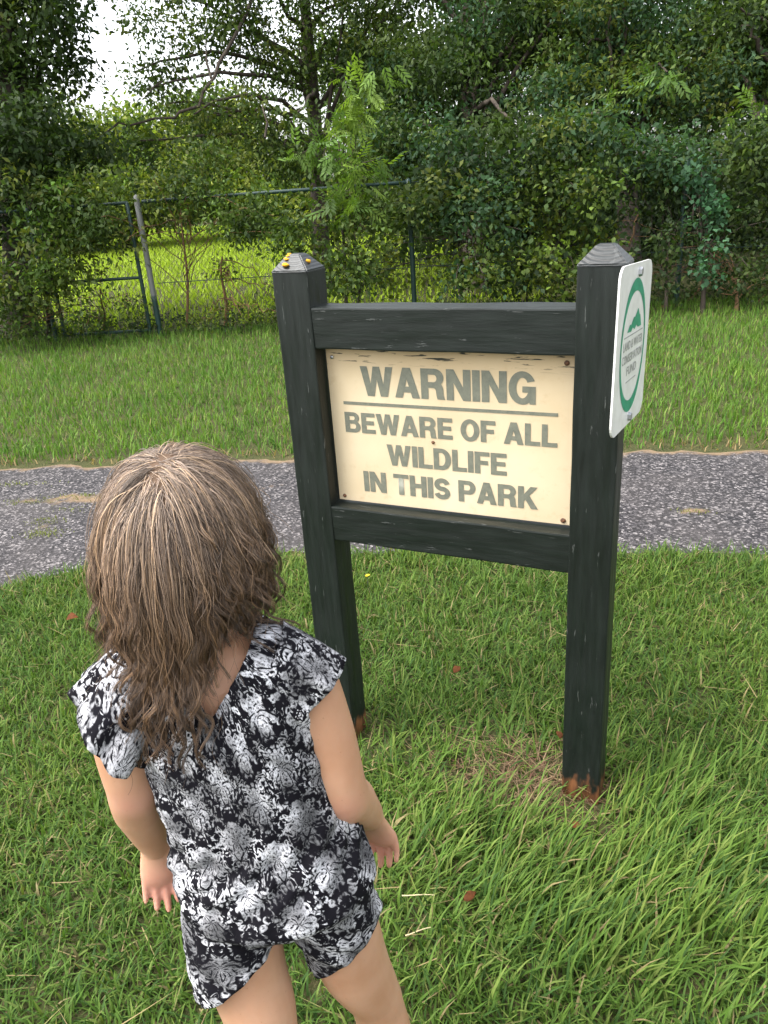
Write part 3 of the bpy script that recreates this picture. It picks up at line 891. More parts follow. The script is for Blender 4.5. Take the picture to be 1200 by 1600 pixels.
def sleeve(c0, c1, r0, r1, phase, drop_dir, drop):
    """flutter cap sleeve: open flared tube from the arm hole to a wavy hem"""
    c0, c1 = np.asarray(c0, float), np.asarray(c1, float)
    ax_ = c1 - c0; L = np.linalg.norm(ax_); ax_ /= L
    u_ = np.cross(ax_, [0, 1.0, 0]); u_ /= np.linalg.norm(u_)
    w_ = np.cross(ax_, u_)
    if u_[2] < 0: u_, w_ = -u_, -w_
    NT, NS = 72, 16
    V, UV = [], []
    for si in range(NS):
        s_ = si / (NS - 1)
        for k in range(NT):
            t = 2 * math.pi * k / NT
            top = .5 + .5 * math.cos(t)                       # 1 on top of the shoulder, 0 under the arm
            ln = L * (.45 + .55 * top)
            rr = r0 + (r1 - r0) * s_ ** .8 + .006 * s_ * math.sin(t * 7 + phase) + .003 * s_ * math.sin(t * 13 + 2 * phase)
            p_ = c0 + ax_ * ln * s_ + (u_ * math.cos(t) * (1.0 - .12 * s_) + w_ * math.sin(t) * .94) * rr
            dv = np.asarray(drop_dir) * drop * s_ ** 1.3 * max(0, math.cos(t - math.atan2(np.dot(drop_dir, w_), np.dot(drop_dir, u_))))
            p_ = p_ + dv + np.array([0, 0, -.012]) * s_ ** 2 * top
            V.append(p_); UV.append((t * .055 + .9 + phase, ln * s_ + .2 * phase))
    i = np.arange(NS - 1)[:, None] * NT; j = np.arange(NT)[None]; j2 = (j + 1) % NT
    F = np.stack([i + j, i + NT + j, i + NT + j2, i + j2], -1).reshape(-1, 4)
    me = bulk('sleeve', np.array(V), F)
    bm = bmesh.new(); bm.from_mesh(me); bmesh.ops.recalc_face_normals(bm, faces=bm.faces[:])
    lay = bm.loops.layers.uv.new('UVMap'); bm.verts.ensure_lookup_table()
    c_ = Vector((c0 + c1) / 2)
    out = sum(((f_.calc_center_median() - c_).dot(f_.normal) > 0) for f_ in bm.faces)
    if out < len(bm.faces) / 2: bmesh.ops.reverse_faces(bm, faces=bm.faces[:])
    for f_ in bm.faces:
        f_.smooth = True
        for lp in f_.loops:
            lp[lay].uv = UV[lp.vert.index]
    o = link('sleeve', bm_mesh('sleeve', bm), [M_FABRIC, M_LINING], romper)
    md = o.modifiers.new('cloth', 'SOLIDIFY'); md.thickness = .0014; md.offset = 1; md.material_offset = 1
    return o


sleeve((.080, .003, 1.002), (.158, -.004, .962), .060, .053, 1.1, (.0, -.5, -.8), .012)
sleeve((-.064, .002, 1.008), (-.142, -.002, .972), .060, .057, 2.7, (-.1, -.75, -.65), .052)

# --- hair
NG, PER, NP = 620, 26, 30


def torso_r(z):
    zz = np.array([.70, .80, .86, .92, .975, 1.018, 1.05, 1.066, 1.12])
    cx = np.interp(z, zz, [.053, .035, .028, .020, .014, .011, .009, .008, .0]); cy = np.interp(z, zz, [-.042, -.022, -.014, -.008, -.002, .003, .008, .012, .035])
    rx = np.interp(z, zz, [.136, .119, .117, .119, .123, .122, .092, .050, .042]); ry = np.interp(z, zz, [.101, .087, .084, .083, .077, .068, .056, .046, .044])
    return cx, cy, rx, ry


HR = np.array([.074, .092, .100])
crown = np.array([-.05, -.25, .97])


def roots(n_):
    out = []
    while len(out) < n_:
        q = rng.normal(size=3); q /= np.linalg.norm(q)
        lim = np.interp(q[1], [-1, -.2, .25, .6, 1], [-.55, -.30, -.05, .42, .55])
        if q[2] > lim: out.append(q)
    return np.array(out)


def grow(nrm_, layer, length, seed_phase, amp):
    n_ = len(nrm_)
    p = HC + nrm_ * HR * (1.0 + 0.0)
    dr = nrm_ - crown; dr -= nrm_ * np.sum(dr * nrm_, 1)[:, None]
    # parting: hair falls to its own side
    dr[:, 0] += np.tanh((nrm_[:, 0] + .10) * 5) * .25 * np.clip(nrm_[:, 2], 0, 1)
    dr /= np.linalg.norm(dr, axis=1)[:, None] + 1e-6
    dr = dr * .85 + nrm_ * .35
    dr += rng.normal(size=(n_, 3)) * .12
    step = length / (NP - 1)
    pts = [p.copy()]
    for k in range(1, NP):
        t = k / (NP - 1)
        dr = dr * .80 + np.array([0, 0, -1.0]) * .30
        dr /= np.linalg.norm(dr, axis=1)[:, None]
        p = p + dr * step[:, None]
        # keep off the head
        grow_l = layer * min(1.0, .45 + 1.2 * t)
        rel = (p - HC) / (HR + grow_l[:, None])
        rr = np.linalg.norm(rel, axis=1)
        below = np.clip((HC[2] - .02 - p[:, 2]) / .08, 0, 1)       # below the ears the head narrows; hair keeps hanging
        inside = rr < 1
        push = np.where(inside, 1 / np.maximum(rr, .3), 1.0)
        p = HC + (p - HC) * push[:, None]
        # neck curtain
        low = p[:, 2] < HC[2] - .03
        rh = np.stack([(p[:, 0] - HC[0]) / (.076 + layer * .6), (p[:, 1] - .045) / (.084 + layer * .6)], -1)
        rl = np.linalg.norm(rh, axis=1)
        fix = low & (rl < 1) & (p[:, 2] > 1.06)
        sc_ = np.where(fix, 1 / np.maximum(rl, .3), 1.0)
        p[:, 0] = HC[0] + (p[:, 0] - HC[0]) * sc_; p[:, 1] = .045 + (p[:, 1] - .045) * sc_
        # lie on the back and shoulders
        cx, cy, rx, ry = torso_r(p[:, 2]); g = .010 + layer * .5
        q = np.stack([(p[:, 0] - cx) / (rx + g), (p[:, 1] - cy) / (ry + g)], -1); ql = np.linalg.norm(q, axis=1)
        fx = (ql < 1) & (p[:, 2] < 1.07)
        s2 = np.where(fx, 1 / np.maximum(ql, .4), 1.0)
        p[:, 0] = cx + (p[:, 0] - cx) * s2; p[:, 1] = cy + (p[:, 1] - cy) * s2
        pts.append(p.copy())
    return np.stack(pts, 1)          # n, NP, 3


gn = roots(NG)
shade_g = np.exp(rng.normal(0, .32, NG))
side = gn[:, 0]
glen = np.full(NG, .44)
glay = .003 + .012 * rng.random(NG)
G = grow(gn, glay, glen, 0, 0)
tt = np.linspace(0, 1, NP)
# each lock ends at its own height: shorter on the right, a few long wisps in the middle and on the left
xe = G[:, NP // 2, 0]
tz = np.interp(xe, [-.09, -.05, .0, .04, .08], [1.020, 1.005, 1.030, 1.075, 1.088]) + rng.normal(0, .014, NG)
tz += (rng.random(NG) < .42) * rng.uniform(.02, .085, NG)
tz -= (rng.random(NG) < np.interp(xe, [-.09, .0, .03, .06], [.35, .35, .06, .0])) * rng.uniform(.02, .085, NG)
for g in range(NG):
    hit = np.nonzero(G[g, :, 2] < tz[g])[0]
    fr_ = (hit[0] / (NP - 1)) if len(hit) else 1.0
    glen[g] *= fr_
    ii = tt * fr_ * (NP - 1); i0 = np.clip(ii.astype(int), 0, NP - 2); f2 = (ii - i0)[:, None]
    G[g] = G[g][i0] * (1 - f2) + G[g][i0 + 1] * f2
ph1, ph2 = rng.random(NG) * 6.28, rng.random(NG) * 6.28
wl_ = .050 + .03 * rng.random(NG)
ampg = (.003 + .0085 * rng.random(NG) ** 1.5)
arc = tt[None] * glen[:, None]
env = np.clip((tt - .25) / .5, 0, 1)[None] ** 1.2
G[:, :, 0] += env * ampg[:, None] * np.sin(arc / wl_[:, None] * 6.28 + ph1[:, None])
G[:, :, 1] += env * ampg[:, None] * .7 * np.sin(arc / wl_[:, None] * 6.28 + ph2[:, None]) - env * .003
allp = []
for g in range(NG):
    m_ = PER
    off = rng.normal(size=(m_, 3)) * .0075
    nn_ = gn[g]
    off -= np.outer(off @ nn_, nn_) * .6
    spread = (1.0 - .88 * np.clip((tt - .10) / .75, 0, 1))             # wet locks draw together towards the ends
    fly = rng.random(m_) < .10
    sp = np.where(fly[:, None], 1.0 + .9 * tt[None], spread[None])
    P = G[g][None] + off[:, None] * sp[:, :, None]
    cutl = np.where(rng.random(m_) < .5, 1.0, .72 + .28 * rng.random(m_))
    idx = tt[None] * cutl[:, None] * (NP - 1)
    i0 = np.clip(idx.astype(int), 0, NP - 2); fr = (idx - i0)[:, :, None]
    P = np.take_along_axis(P, i0[:, :, None], 1) * (1 - fr) + np.take_along_axis(P, i0[:, :, None] + 1, 1) * fr
    P += (.0011 + .002 * fly[:, None, None]) * np.sin(tt[None, :, None] * (14 + 10 * rng.random((m_, 1, 1))) + rng.random((m_, 1, 3)) * 6.28) * tt[None, :, None]
    allp.append(P)
allp = np.concatenate(allp)
NH = len(allp)
hc = bpy.data.hair_curves.new('hair')
hc.add_curves([NP] * NH)
hc.attributes['position'].data.foreach_set('vector', allp.reshape(-1).astype(np.float32))
rad = hc.attributes.get('radius') or hc.attributes.new('radius', 'FLOAT', 'POINT')
rads = np.repeat((.00034 * (1 - .55 * tt))[None], NH, 0) * (.75 + .5 * rng.random((NH, 1)))
rad.data.foreach_set('value', rads.reshape(-1).astype(np.float32))
sa = hc.attributes.new('shade', 'FLOAT', 'CURVE'); sa.data.foreach_set('value', np.repeat(shade_g, PER).astype(np.float32))
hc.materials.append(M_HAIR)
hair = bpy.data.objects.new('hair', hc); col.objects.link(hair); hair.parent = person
# underlayer that the strands grow from
Sc = Acc()
bm = bmesh.new(); bmesh.ops.create_uvsphere(bm, u_segments=40, v_segments=26, radius=1.0)
dele = []
for v in bm.verts:
    q = v.co.normalized()
    if q.z < np.interp(q.y, [-1, -.2, .25, .6, 1], [-.62, -.35, -.08, .42, .55]): dele.append(v)
bmesh.ops.delete(bm, geom=dele, context='VERTS')
for v in bm.verts: v.co = Vector(HC + np.array(v.co) * (HR + .0035))
o = link('scalp_layer', bm_mesh('scalp_layer', bm), M_SCALP, hair, smooth=True)


# ------------------------------------------------------------------ grass
def lerp(a, b, t): return a + (b - a) * t


def blades(x, y, z, length, width, lean0, bend, az, colr, segs=3):
    n_ = len(x)
    d = np.stack([np.cos(az), np.sin(az), np.zeros(n_)], -1)
    sd_ = np.stack([-np.sin(az), np.cos(az), np.zeros(n_)], -1)
    p = np.stack([x, y, z], -1)
    th = lean0.copy(); V = []
    prof = {2: [1.0, .75], 3: [1.0, .95, .6]}[segs]
    for k in range(segs):
        w_ = (width * prof[k])[:, None] * .5
        V += [p - sd_ * w_, p + sd_ * w_]
        p = p + (d * np.sin(th)[:, None] + np.array([0, 0, 1.0]) * np.cos(th)[:, None]) * (length / segs)[:, None]
        p[:, 2] = np.maximum(p[:, 2], .004)
        th = th + bend
    V.append(p)
    m_ = 2 * segs + 1
    VV = np.stack(V, 1).reshape(-1, 3)
    b_ = np.arange(n_) * m_
    Q = [np.stack([b_ + 2 * k, b_ + 2 * k + 1, b_ + 2 * k + 3, b_ + 2 * k + 2], -1) for k in range(segs - 1)]
    T = np.stack([b_ + 2 * segs - 2, b_ + 2 * segs - 1, b_ + 2 * segs], -1)
    shade = np.linspace(.85, 1.1, m_)
    C_ = colr[:, None, :] * np.ones((1, m_, 1))
    return VV, [np.concatenate(Q), T], C_.reshape(-1, 3)


PAL = np.array([(.070, .133, .023), (.100, .170, .032), (.142, .195, .046), (.043, .092, .021), (.23, .19, .095)])


def grass_cols(n_, w, x, y):
    w = np.asarray(w, float)
    pick = rng.choice(len(PAL), size=n_, p=w / w.sum())
    c = PAL[pick] * (0.8 + .4 * rng.random((n_, 1)))
    t = .5 + .5 * nz(x, y, 2.1, 4)
    return c * lerp(np.array([.85, .9, .9]), np.array([1.12, 1.06, 1.0]), t[:, None])


# lawn in front of the path
n0 = 300000
x = rng.uniform(-4.2, 2.4, n0); y = rng.uniform(-1.45, 2.6, n0)
dcam = np.hypot(x - CAM[0], y - CAM[1])
ok = (y < near_edge(x) + rng.normal(0, .025, n0)) & (x > -4.2)
ok &= np.abs((x - CAM[0]) * RIGHT[0] + (y - CAM[1]) * RIGHT[1]) < .72 * ((x - CAM[0]) * FWD[0] + (y - CAM[1]) * FWD[1] + .61) + .35
vis = (x - CAM[0]) * FWD[0] + (y - CAM[1]) * FWD[1] > .15
ok &= vis & (rng.random(n0) < np.clip(1.25 - .10 * dcam, .5, 1))
thin = np.clip((nz(x, y, 5.2, 2) + .6 * nz(x, y, 11, 5) - .35) * 1.6, 0, 1)     # worn spots where thatch shows
ok &= rng.random(n0) > .50 * thin
for (px, py, r_) in ((.05, -.02, .16), (-.20, .05, .20), (-.62, .02, .12), (.05, -.12, .10)):       # bare, trodden spots by the posts
    ok &= ~((np.hypot((x - px) / 1.3, y - py) < r_ * (.7 + .5 * rng.random(n0))) & (rng.random(n0) < .60))
ok &= ~((x > -.004) & (x < W + .004) & (y > -.004) & (y < D + .004)) & ~((x > -S - W - .004) & (x < -S + .004) & (y > -.004) & (y < D + .004))
x, y = x[ok], y[ok]; n_ = len(x)
pn = nz(x, y, 3.3, 1)
tall = np.exp(-(np.hypot((x - .35) / .55, (y + .15) / .4)) ** 2) + .8 * np.exp(-(np.hypot((x + .05) / .5, (y + .25) / .25)) ** 2)
ln = (.035 + .05 * rng.random(n_)) * (1 + .22 * pn) + .055 * np.clip(tall, 0, 1) * (rng.random(n_) < .45)
wd = .0031 + .0042 * rng.random(n_) ** 1.5 + .001 * (ln > .09)
az = rng.random(n_) * 6.283
az = np.where((tall > .3) & (ln > .1), rng.normal(.75, .5, n_), az)
lean = np.abs(rng.normal(.58, .42, n_)); bend = np.abs(rng.normal(.28, .25, n_))
colr = grass_cols(n_, (.34, .30, .14, .17, .05), x, y)
g1 = Acc(); V, F, C_ = blades(x, y, np.zeros(n_), ln, wd, lean, bend, az, colr, 3); g1.add(V, F, C_)
# flat lying stems and dry thatch
k = 5000
x = rng.uniform(-3.0, 1.8, k); y = rng.uniform(-1.2, 1.6, k); ok = y < near_edge(x) - .02
for_bare = np.exp(-np.hypot((x + .1) / .35, (y - .03) / .22) ** 2)
ok &= rng.random(k) < (.25 + .75 * for_bare)
x, y = x[ok], y[ok]; k = len(x)
c_ = np.where(rng.random((k, 1)) < .55, np.array([[.30, .23, .115]]), np.array([[.20, .20, .07]])) * (.6 + .6 * rng.random((k, 1)))
V, F, C_ = blades(x, y, .006 + .035 * rng.random(k), .05 + .09 * rng.random(k), .0016 + .0016 * rng.random(k), rng.normal(1.45, .12, k), rng.normal(.02, .05, k), rng.random(k) * 6.283, c_, 2)
g1.add(V, F, C_)
# extra dry litter on the bare spot by the post
k = 900
x = rng.normal(-.10, .14, k); y = rng.normal(.02, .10, k)
c_ = np.where(rng.random((k, 1)) < .7, np.array([[.24, .17, .10]]), np.array([[.17, .09, .06]])) * (.5 + .7 * rng.random((k, 1)))
V, F, C_ = blades(x, y, .004 + .02 * rng.random(k), .03 + .06 * rng.random(k), .0018 + .0015 * rng.random(k), rng.normal(1.45, .15, k), rng.normal(.02, .05, k), rng.random(k) * 6.283, c_, 2)
g1.add(V, F, C_)
# broad long blades in tufts round the right-hand post and to its right
TUFTS = [at(730, 1260, 1), at(700, 1340, 1), at(880, 1330, 1)]
def gpx(u, v):
    q = RIGHT * (u - 600) / FOC - UP * (v - 800) / FOC + FWD
    return CAM + q * (-CAM[2] / q[2])
for (u, v_, cnt, h_) in ((760, 1290, 40, .13), (700, 1300, 30, .12), (830, 1300, 34, .12), (870, 1330, 26, .11), (930, 1330, 34, .12), (1010, 1260, 40, .15), (1060, 1240, 46, .17), (1080, 1300, 44, .15), (1130, 1360, 40, .15), (980, 1400, 36, .13), (1060, 1450, 40, .14), (900, 1470, 34, .12), (780, 1420, 30, .11), (1150, 1200, 30, .13), (640, 1250, 24, .10), (700, 1180, 26, .10), (980, 1340, 30, .13), (840, 1400, 26, .11), (1160, 1480, 40, .14), (760, 1560, 30, .10), (620, 1340, 20, .10), (1000, 1530, 34, .12)):
    g0 = gpx(u, v_); k = cnt
    x = g0[0] + rng.normal(0, .045, k); y = g0[1] + rng.normal(0, .035, k)
    c_ = grass_cols(k, (.3, .45, .22, .03, .0), x, y) * 1.08
    V, F, C_ = blades(x, y, np.zeros(k), h_ * (.55 + .6 * rng.random(k)), .0045 + .0035 * rng.random(k), np.abs(rng.normal(.42, .25, k)), np.abs(rng.normal(.22, .15, k)), rng.normal(.55, .75, k), c_, 3)
    g1.add(V, F, C_)
tag(link('lawn_grass', g1.mesh('lawn_grass'), M_GRASS), 'uneven green lawn grass around the sign posts', 'grass', kind='stuff')

# lawn beyond the path up to the fence
FA = np.array([-6.4, 5.93]); FS = np.array([1, .40]) / math.hypot(1, .40); FN = np.array([-FS[1], FS[0]])
n0 = 300000
x = rng.uniform(-15, 6, n0); y = rng.uniform(-1, 10, n0)
off = (x - FA[0]) * FN[0] + (y - FA[1]) * FN[1]
ok = (y > far_edge(np.clip(x, -9, 9)) + np.abs(rng.normal(0, .03, n0)) - .01) & (off < .15)
rx = (x - CAM[0]) * RIGHT[0] + (y - CAM[1]) * RIGHT[1]; fz = (x - CAM[0]) * FWD[0] + (y - CAM[1]) * FWD[1] + CAM[2] * .39
ok &= (np.abs(rx) < fz * .62 + .6) & (rng.random(n0) < np.clip(1.5 - .09 * fz, .45, 1))
x, y, off = x[ok], y[ok], off[ok]; n_ = len(x)
dist = y - far_edge(np.clip(x, -9, 9))
ln = (.05 + .055 * rng.random(n_)) * (1 + .2 * nz(x, y, 1.7)) * np.clip(.45 + dist / .25, .45, 1) + .10 * np.clip((off + .5) / .6, 0, 1) * rng.random(n_)
wd = .0055 + .005 * rng.random(n_)
c_ = grass_cols(n_, (.36, .36, .20, .06, .02), x, y) * np.array([1.02, 1.14, .95])
edge = (dist < .10) & (rng.random(n_) < .5)
c_[edge] = np.array([.27, .20, .10]) * (.6 + .6 * rng.random((edge.sum(), 1)))
V, F, C_ = blades(x, y, np.zeros(n_), ln, wd, np.abs(rng.normal(.35, .3, n_)), np.abs(rng.normal(.35, .25, n_)), rng.random(n_) * 6.283, c_, 2)
g2 = Acc(); g2.add(V, F, C_)
tag(link('far_lawn_grass', g2.mesh('far_lawn_grass'), M_GRASS), 'mown bright green lawn between the path and the trees', 'grass', kind='stuff')

# meadow past the fence
n0 = 120000
x = rng.uniform(-34, 4, n0); y = rng.uniform(4, 34, n0)
off = (x - FA[0]) * FN[0] + (y - FA[1]) * FN[1]
rx = (x - CAM[0]) * RIGHT[0] + (y - CAM[1]) * RIGHT[1]; fz = (x - CAM[0]) * FWD[0] + (y - CAM[1]) * FWD[1]
ok = (off > .3) & (rx > -fz * .65) & (rx < fz * .22)
x, y = x[ok], y[ok]; n_ = len(x)
c_ = np.array([.26, .36, .03]) * (.75 + .5 * rng.random((n_, 1)))
V, F, C_ = blades(x, y, np.zeros(n_), .10 + .09 * rng.random(n_), .018 + .014 * rng.random(n_), np.abs(rng.normal(.3, .25, n_)), np.abs(rng.normal(.3, .25, n_)), rng.random(n_) * 6.283, c_, 2)
g3 = Acc(); g3.add(V, F, C_)
tag(link('meadow_grass', g3.mesh('meadow_grass'), M_GRASS), 'vivid yellow green meadow seen through the chain link fence', 'grass', kind='stuff')

# moss in the asphalt
ms = Acc()
for (u, v_, sx_, sy_, k) in ((72, 820, .05, .03, 260), (68, 838, .05, .03, 240), (60, 788, .10, .03, 160), (130, 780, .12, .03, 160), (110, 800, .08, .03, 120), (30, 760, .1, .02, 60), (1085, 806, .05, .02, 60)):
    g0 = gpx(u, v_)
    x = g0[0] + rng.normal(0, sx_, k); y = g0[1] + rng.normal(0, sy_, k) + .3 * (x - g0[0])
    c_ = np.array([.15, .17, .045]) * (.6 + .7 * rng.random((k, 1)))
    V, F, C_ = blades(x, y, np.full(k, .012), .012 + .016 * rng.random(k), .004 + .003 * rng.random(k), np.abs(rng.normal(.7, .4, k)), np.abs(rng.normal(.3, .25, k)), rng.random(k) * 6.283, c_, 2)
    ms.add(V, F, C_)
tag(link('path_moss', ms.mesh('path_moss'), M_GRASS), 'yellowish moss tufts growing in the worn asphalt', 'moss', kind='stuff')

# ------------------------------------------------------------------ fence and gate
def fpt(s, z, o=0.0):
    p = FA + FS * s + FN * o
    return np.array([p[0], p[1], z])


FH = 1.54


def chain_link(name, s0, s1, z0, z1, parent, origin, pitch=.062, r=.0030):
    acc = Acc()
    nw = int((s1 - s0) / pitch); nzg = int((z1 - z0) / (pitch / 1.0))
    for w_ in range(nw + 1):
        pts = []
        for k in range(nzg + 1):
            s_ = s0 + w_ * pitch + (pitch / 2 if k % 2 else -pitch / 2)
            pts.append(fpt(np.clip(s_, s0, s1), z0 + k * (z1 - z0) / nzg, .004 if w_ % 2 else -.004) - origin)
        V, F = tube(pts, r, 3); acc.add(V, F)
    return link(name, acc.mesh(name), M_FENCEW, parent)


def pole(name, p0, p1, r, mat, parent, origin, sides=10, cap=None):
    P = np.linspace(p0, p1, 6) - origin
    V, F = tube(P, r, sides)
    a_ = Acc(); a_.add(V, F)
    c = np.array([P[-1] + (P[-1] - P[-2]) / np.linalg.norm(P[-1] - P[-2]) * r * .7]); base_i = len(P) * sides - sides
    a_.V[0] = np.concatenate([a_.V[0], c]); j = np.arange(sides)
    a_.F.setdefault(3, []).append(np.stack([base_i + j, base_i + (j + 1) % sides, np.full(sides, a_.n)], -1)); a_.n += 1
    return link(name, a_.mesh(name), mat, parent, smooth=True)


fo = fpt(.12, 0)
fence = tag(empty('chain_link_fence', fo), 'dark green chain link fence running through the shrubs beyond the lawn', 'fence')
for s_ in (3.22, 6.30, 9.3):
    pole('post', fpt(s_, -.05), fpt(s_, FH + .03), .030, M_FENCE, fence, fo)
pole('top_rail', fpt(.12, FH), fpt(3.2, FH), .021, M_FENCE, fence, fo)
pole('top_wire', fpt(3.2, FH), fpt(9.3, FH), .004, M_FENCE, fence, fo, 5)
pole('tension_wire', fpt(.12, .62, .02), fpt(9.3, .60, .02), .005, M_FENCE, fence, fo, 5)
chain_link('wire_mesh', .14, 9.3, .03, FH, fence, fo)
p = pole('terminal_post', fpt(.06, -.05), fpt(.06, FH + .06), .034, M_POLE, fence, fo)
p['label'] = 'flaking grey and green terminal post'
go = fpt(-.06, 0)
gate = tag(empty('gate', go), 'green tube framed chain link gate half hidden by leaves', 'gate')
pole('upright', fpt(-.06, .04), fpt(-.06, FH), .023, M_FENCE, gate, go)
pole('upright', fpt(-1.15, .04), fpt(-1.15, FH), .023, M_FENCE, gate, go)
for z_ in (.07, .70, FH):
    pole('crossbar', fpt(-1.15, z_), fpt(-.06, z_), .019, M_FENCE, gate, go)
chain_link('wire_mesh', -1.13, -.08, .07, FH, gate, go)
fo2 = fpt(-1.3, 0)
fence2 = tag(empty('chain_link_fence', fo2), 'short chain link fence run overgrown behind the big dark tree', 'fence')
for s_ in (-1.27, -4.2):
    pole('post', fpt(s_, -.05), fpt(s_, FH + .03), .030, M_FENCE, fence2, fo2)
pole('top_rail', fpt(-4.2, FH), fpt(-1.27, FH), .021, M_FENCE, fence2, fo2)
chain_link('wire_mesh', -4.2, -1.3, .03, FH, fence2, fo2)


# ------------------------------------------------------------------ trees and shrubs
def leaves(centres, n_per, spread, size, cols, droop=.5, aspect=.5, out_from=None, frond=False):
    """leaf diamonds round clump centres. centres (k,3)"""
    k = len(centres)
    idx = np.repeat(np.arange(k), n_per); n_ = len(idx)
    sp = np.asarray(spread)
    p = centres[idx] + rng.normal(size=(n_, 3)) * sp
    d = rng.normal(size=(n_, 3)); d[:, 2] -= droop
    o_ = p - centres[idx]
    d += o_ / (np.linalg.norm(o_, axis=1)[:, None] + 1e-6) * .6
    d /= np.linalg.norm(d, axis=1)[:, None]
    up = rng.normal(size=(n_, 3)) * .75 + np.array([0, 0, 1.0])
    s_ = np.cross(d, up); s_ /= np.linalg.norm(s_, axis=1)[:, None] + 1e-6
    nn = np.cross(s_, d)
    cc = cols[rng.integers(0, len(cols), k)][idx] * (.7 + .6 * rng.random((n_, 1))) * (.8 + .4 * rng.random(k))[idx][:, None]
    if frond:                   # pinnate leaf: pairs of leaflets along a stalk
        NL = 5
        Vs, Cs = [], []
        L = size * (.8 + .5 * rng.random(n_))
        for q in range(NL):
            for sgn in (-1, 1):
                if q == NL - 1 and sgn == 1: continue
                b_ = p + d * (L * (q + .3) / NL)[:, None]
                dd = d * .75 + s_ * sgn * (.8 if q < NL - 1 else 0.05)
                dd[:, 2] -= .15
                dd /= np.linalg.norm(dd, axis=1)[:, None]
                ll = L * .42; ws = np.cross(dd, nn)
                Vs.append(np.stack([b_, b_ + dd * (ll * .45)[:, None] + ws * (ll * .17)[:, None], b_ + dd * ll[:, None] - nn * (ll * .12)[:, None], b_ + dd * (ll * .45)[:, None] - ws * (ll * .17)[:, None]], 1))
                Cs.append(np.repeat((cc * (.85 + .3 * rng.random((n_, 1))))[:, None], 4, 1))
        V = np.concatenate(Vs).reshape(-1, 3); C_ = np.concatenate(Cs).reshape(-1, 3)
    else:
        L = (size * (.65 + .7 * rng.random(n_)))[:, None]; Wd = L * aspect * .5
        V = np.stack([p, p + d * L * .45 + s_ * Wd + nn * L * .07, p + d * L - nn * L * .10, p + d * L * .45 - s_ * Wd + nn * L * .07], 1).reshape(-1, 3)
        C_ = np.repeat(cc[:, None], 4, 1).reshape(-1, 3)
    F = np.arange(len(V)).reshape(-1, 4)
    return V, F, C_


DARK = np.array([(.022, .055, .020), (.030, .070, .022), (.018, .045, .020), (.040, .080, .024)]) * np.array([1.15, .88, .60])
MID = np.array([(.040, .090, .026), (.055, .110, .030), (.032, .075, .026), (.070, .115, .030)]) * np.array([1.25, .95, .62])
BLUE = np.array([(.030, .078, .038), (.040, .095, .048), (.050, .110, .058), (.026, .065, .032)]) * np.array([1.0, .88, .72])
LIGHT = np.array([(.085, .165, .032), (.11, .19, .036), (.065, .135, .030)]) * np.array([1.1, 1.0, .75])
YEL = np.array([(.13, .19, .032), (.16, .21, .036), (.09, .15, .03), (.065, .12, .028)]) * np.array([1.1, 1.0, .75])


def lobe_pts(lobes, dens):
    """clump centres inside ellipsoid lobes (u, v, depth, rx, ry, rz, weight)"""
    out = []
    fh = np.array([FWD[0], FWD[1], 0]); fh /= np.linalg.norm(fh); rh = np.array([fh[1], -fh[0], 0])
    for (u, v_, dp, rx_, ry_, rz_, w_) in lobes:
        c0 = at(u, v_, dp)
        k = max(3, int(dens * w_ * (rx_ * ry_ * rz_) ** .66))
        q = rng.normal(size=(k, 3)); q /= np.linalg.norm(q, axis=1)[:, None]
        q *= (rng.random(k) ** .45)[:, None]
        out.append(c0 + q[:, :1] * rx_ * rh + q[:, 1:2] * ry_ * fh + q[:, 2:] * rz_ * np.array([0, 0, 1.0]))
    p = np.concatenate(out)
    return p[p[:, 2] > .12]


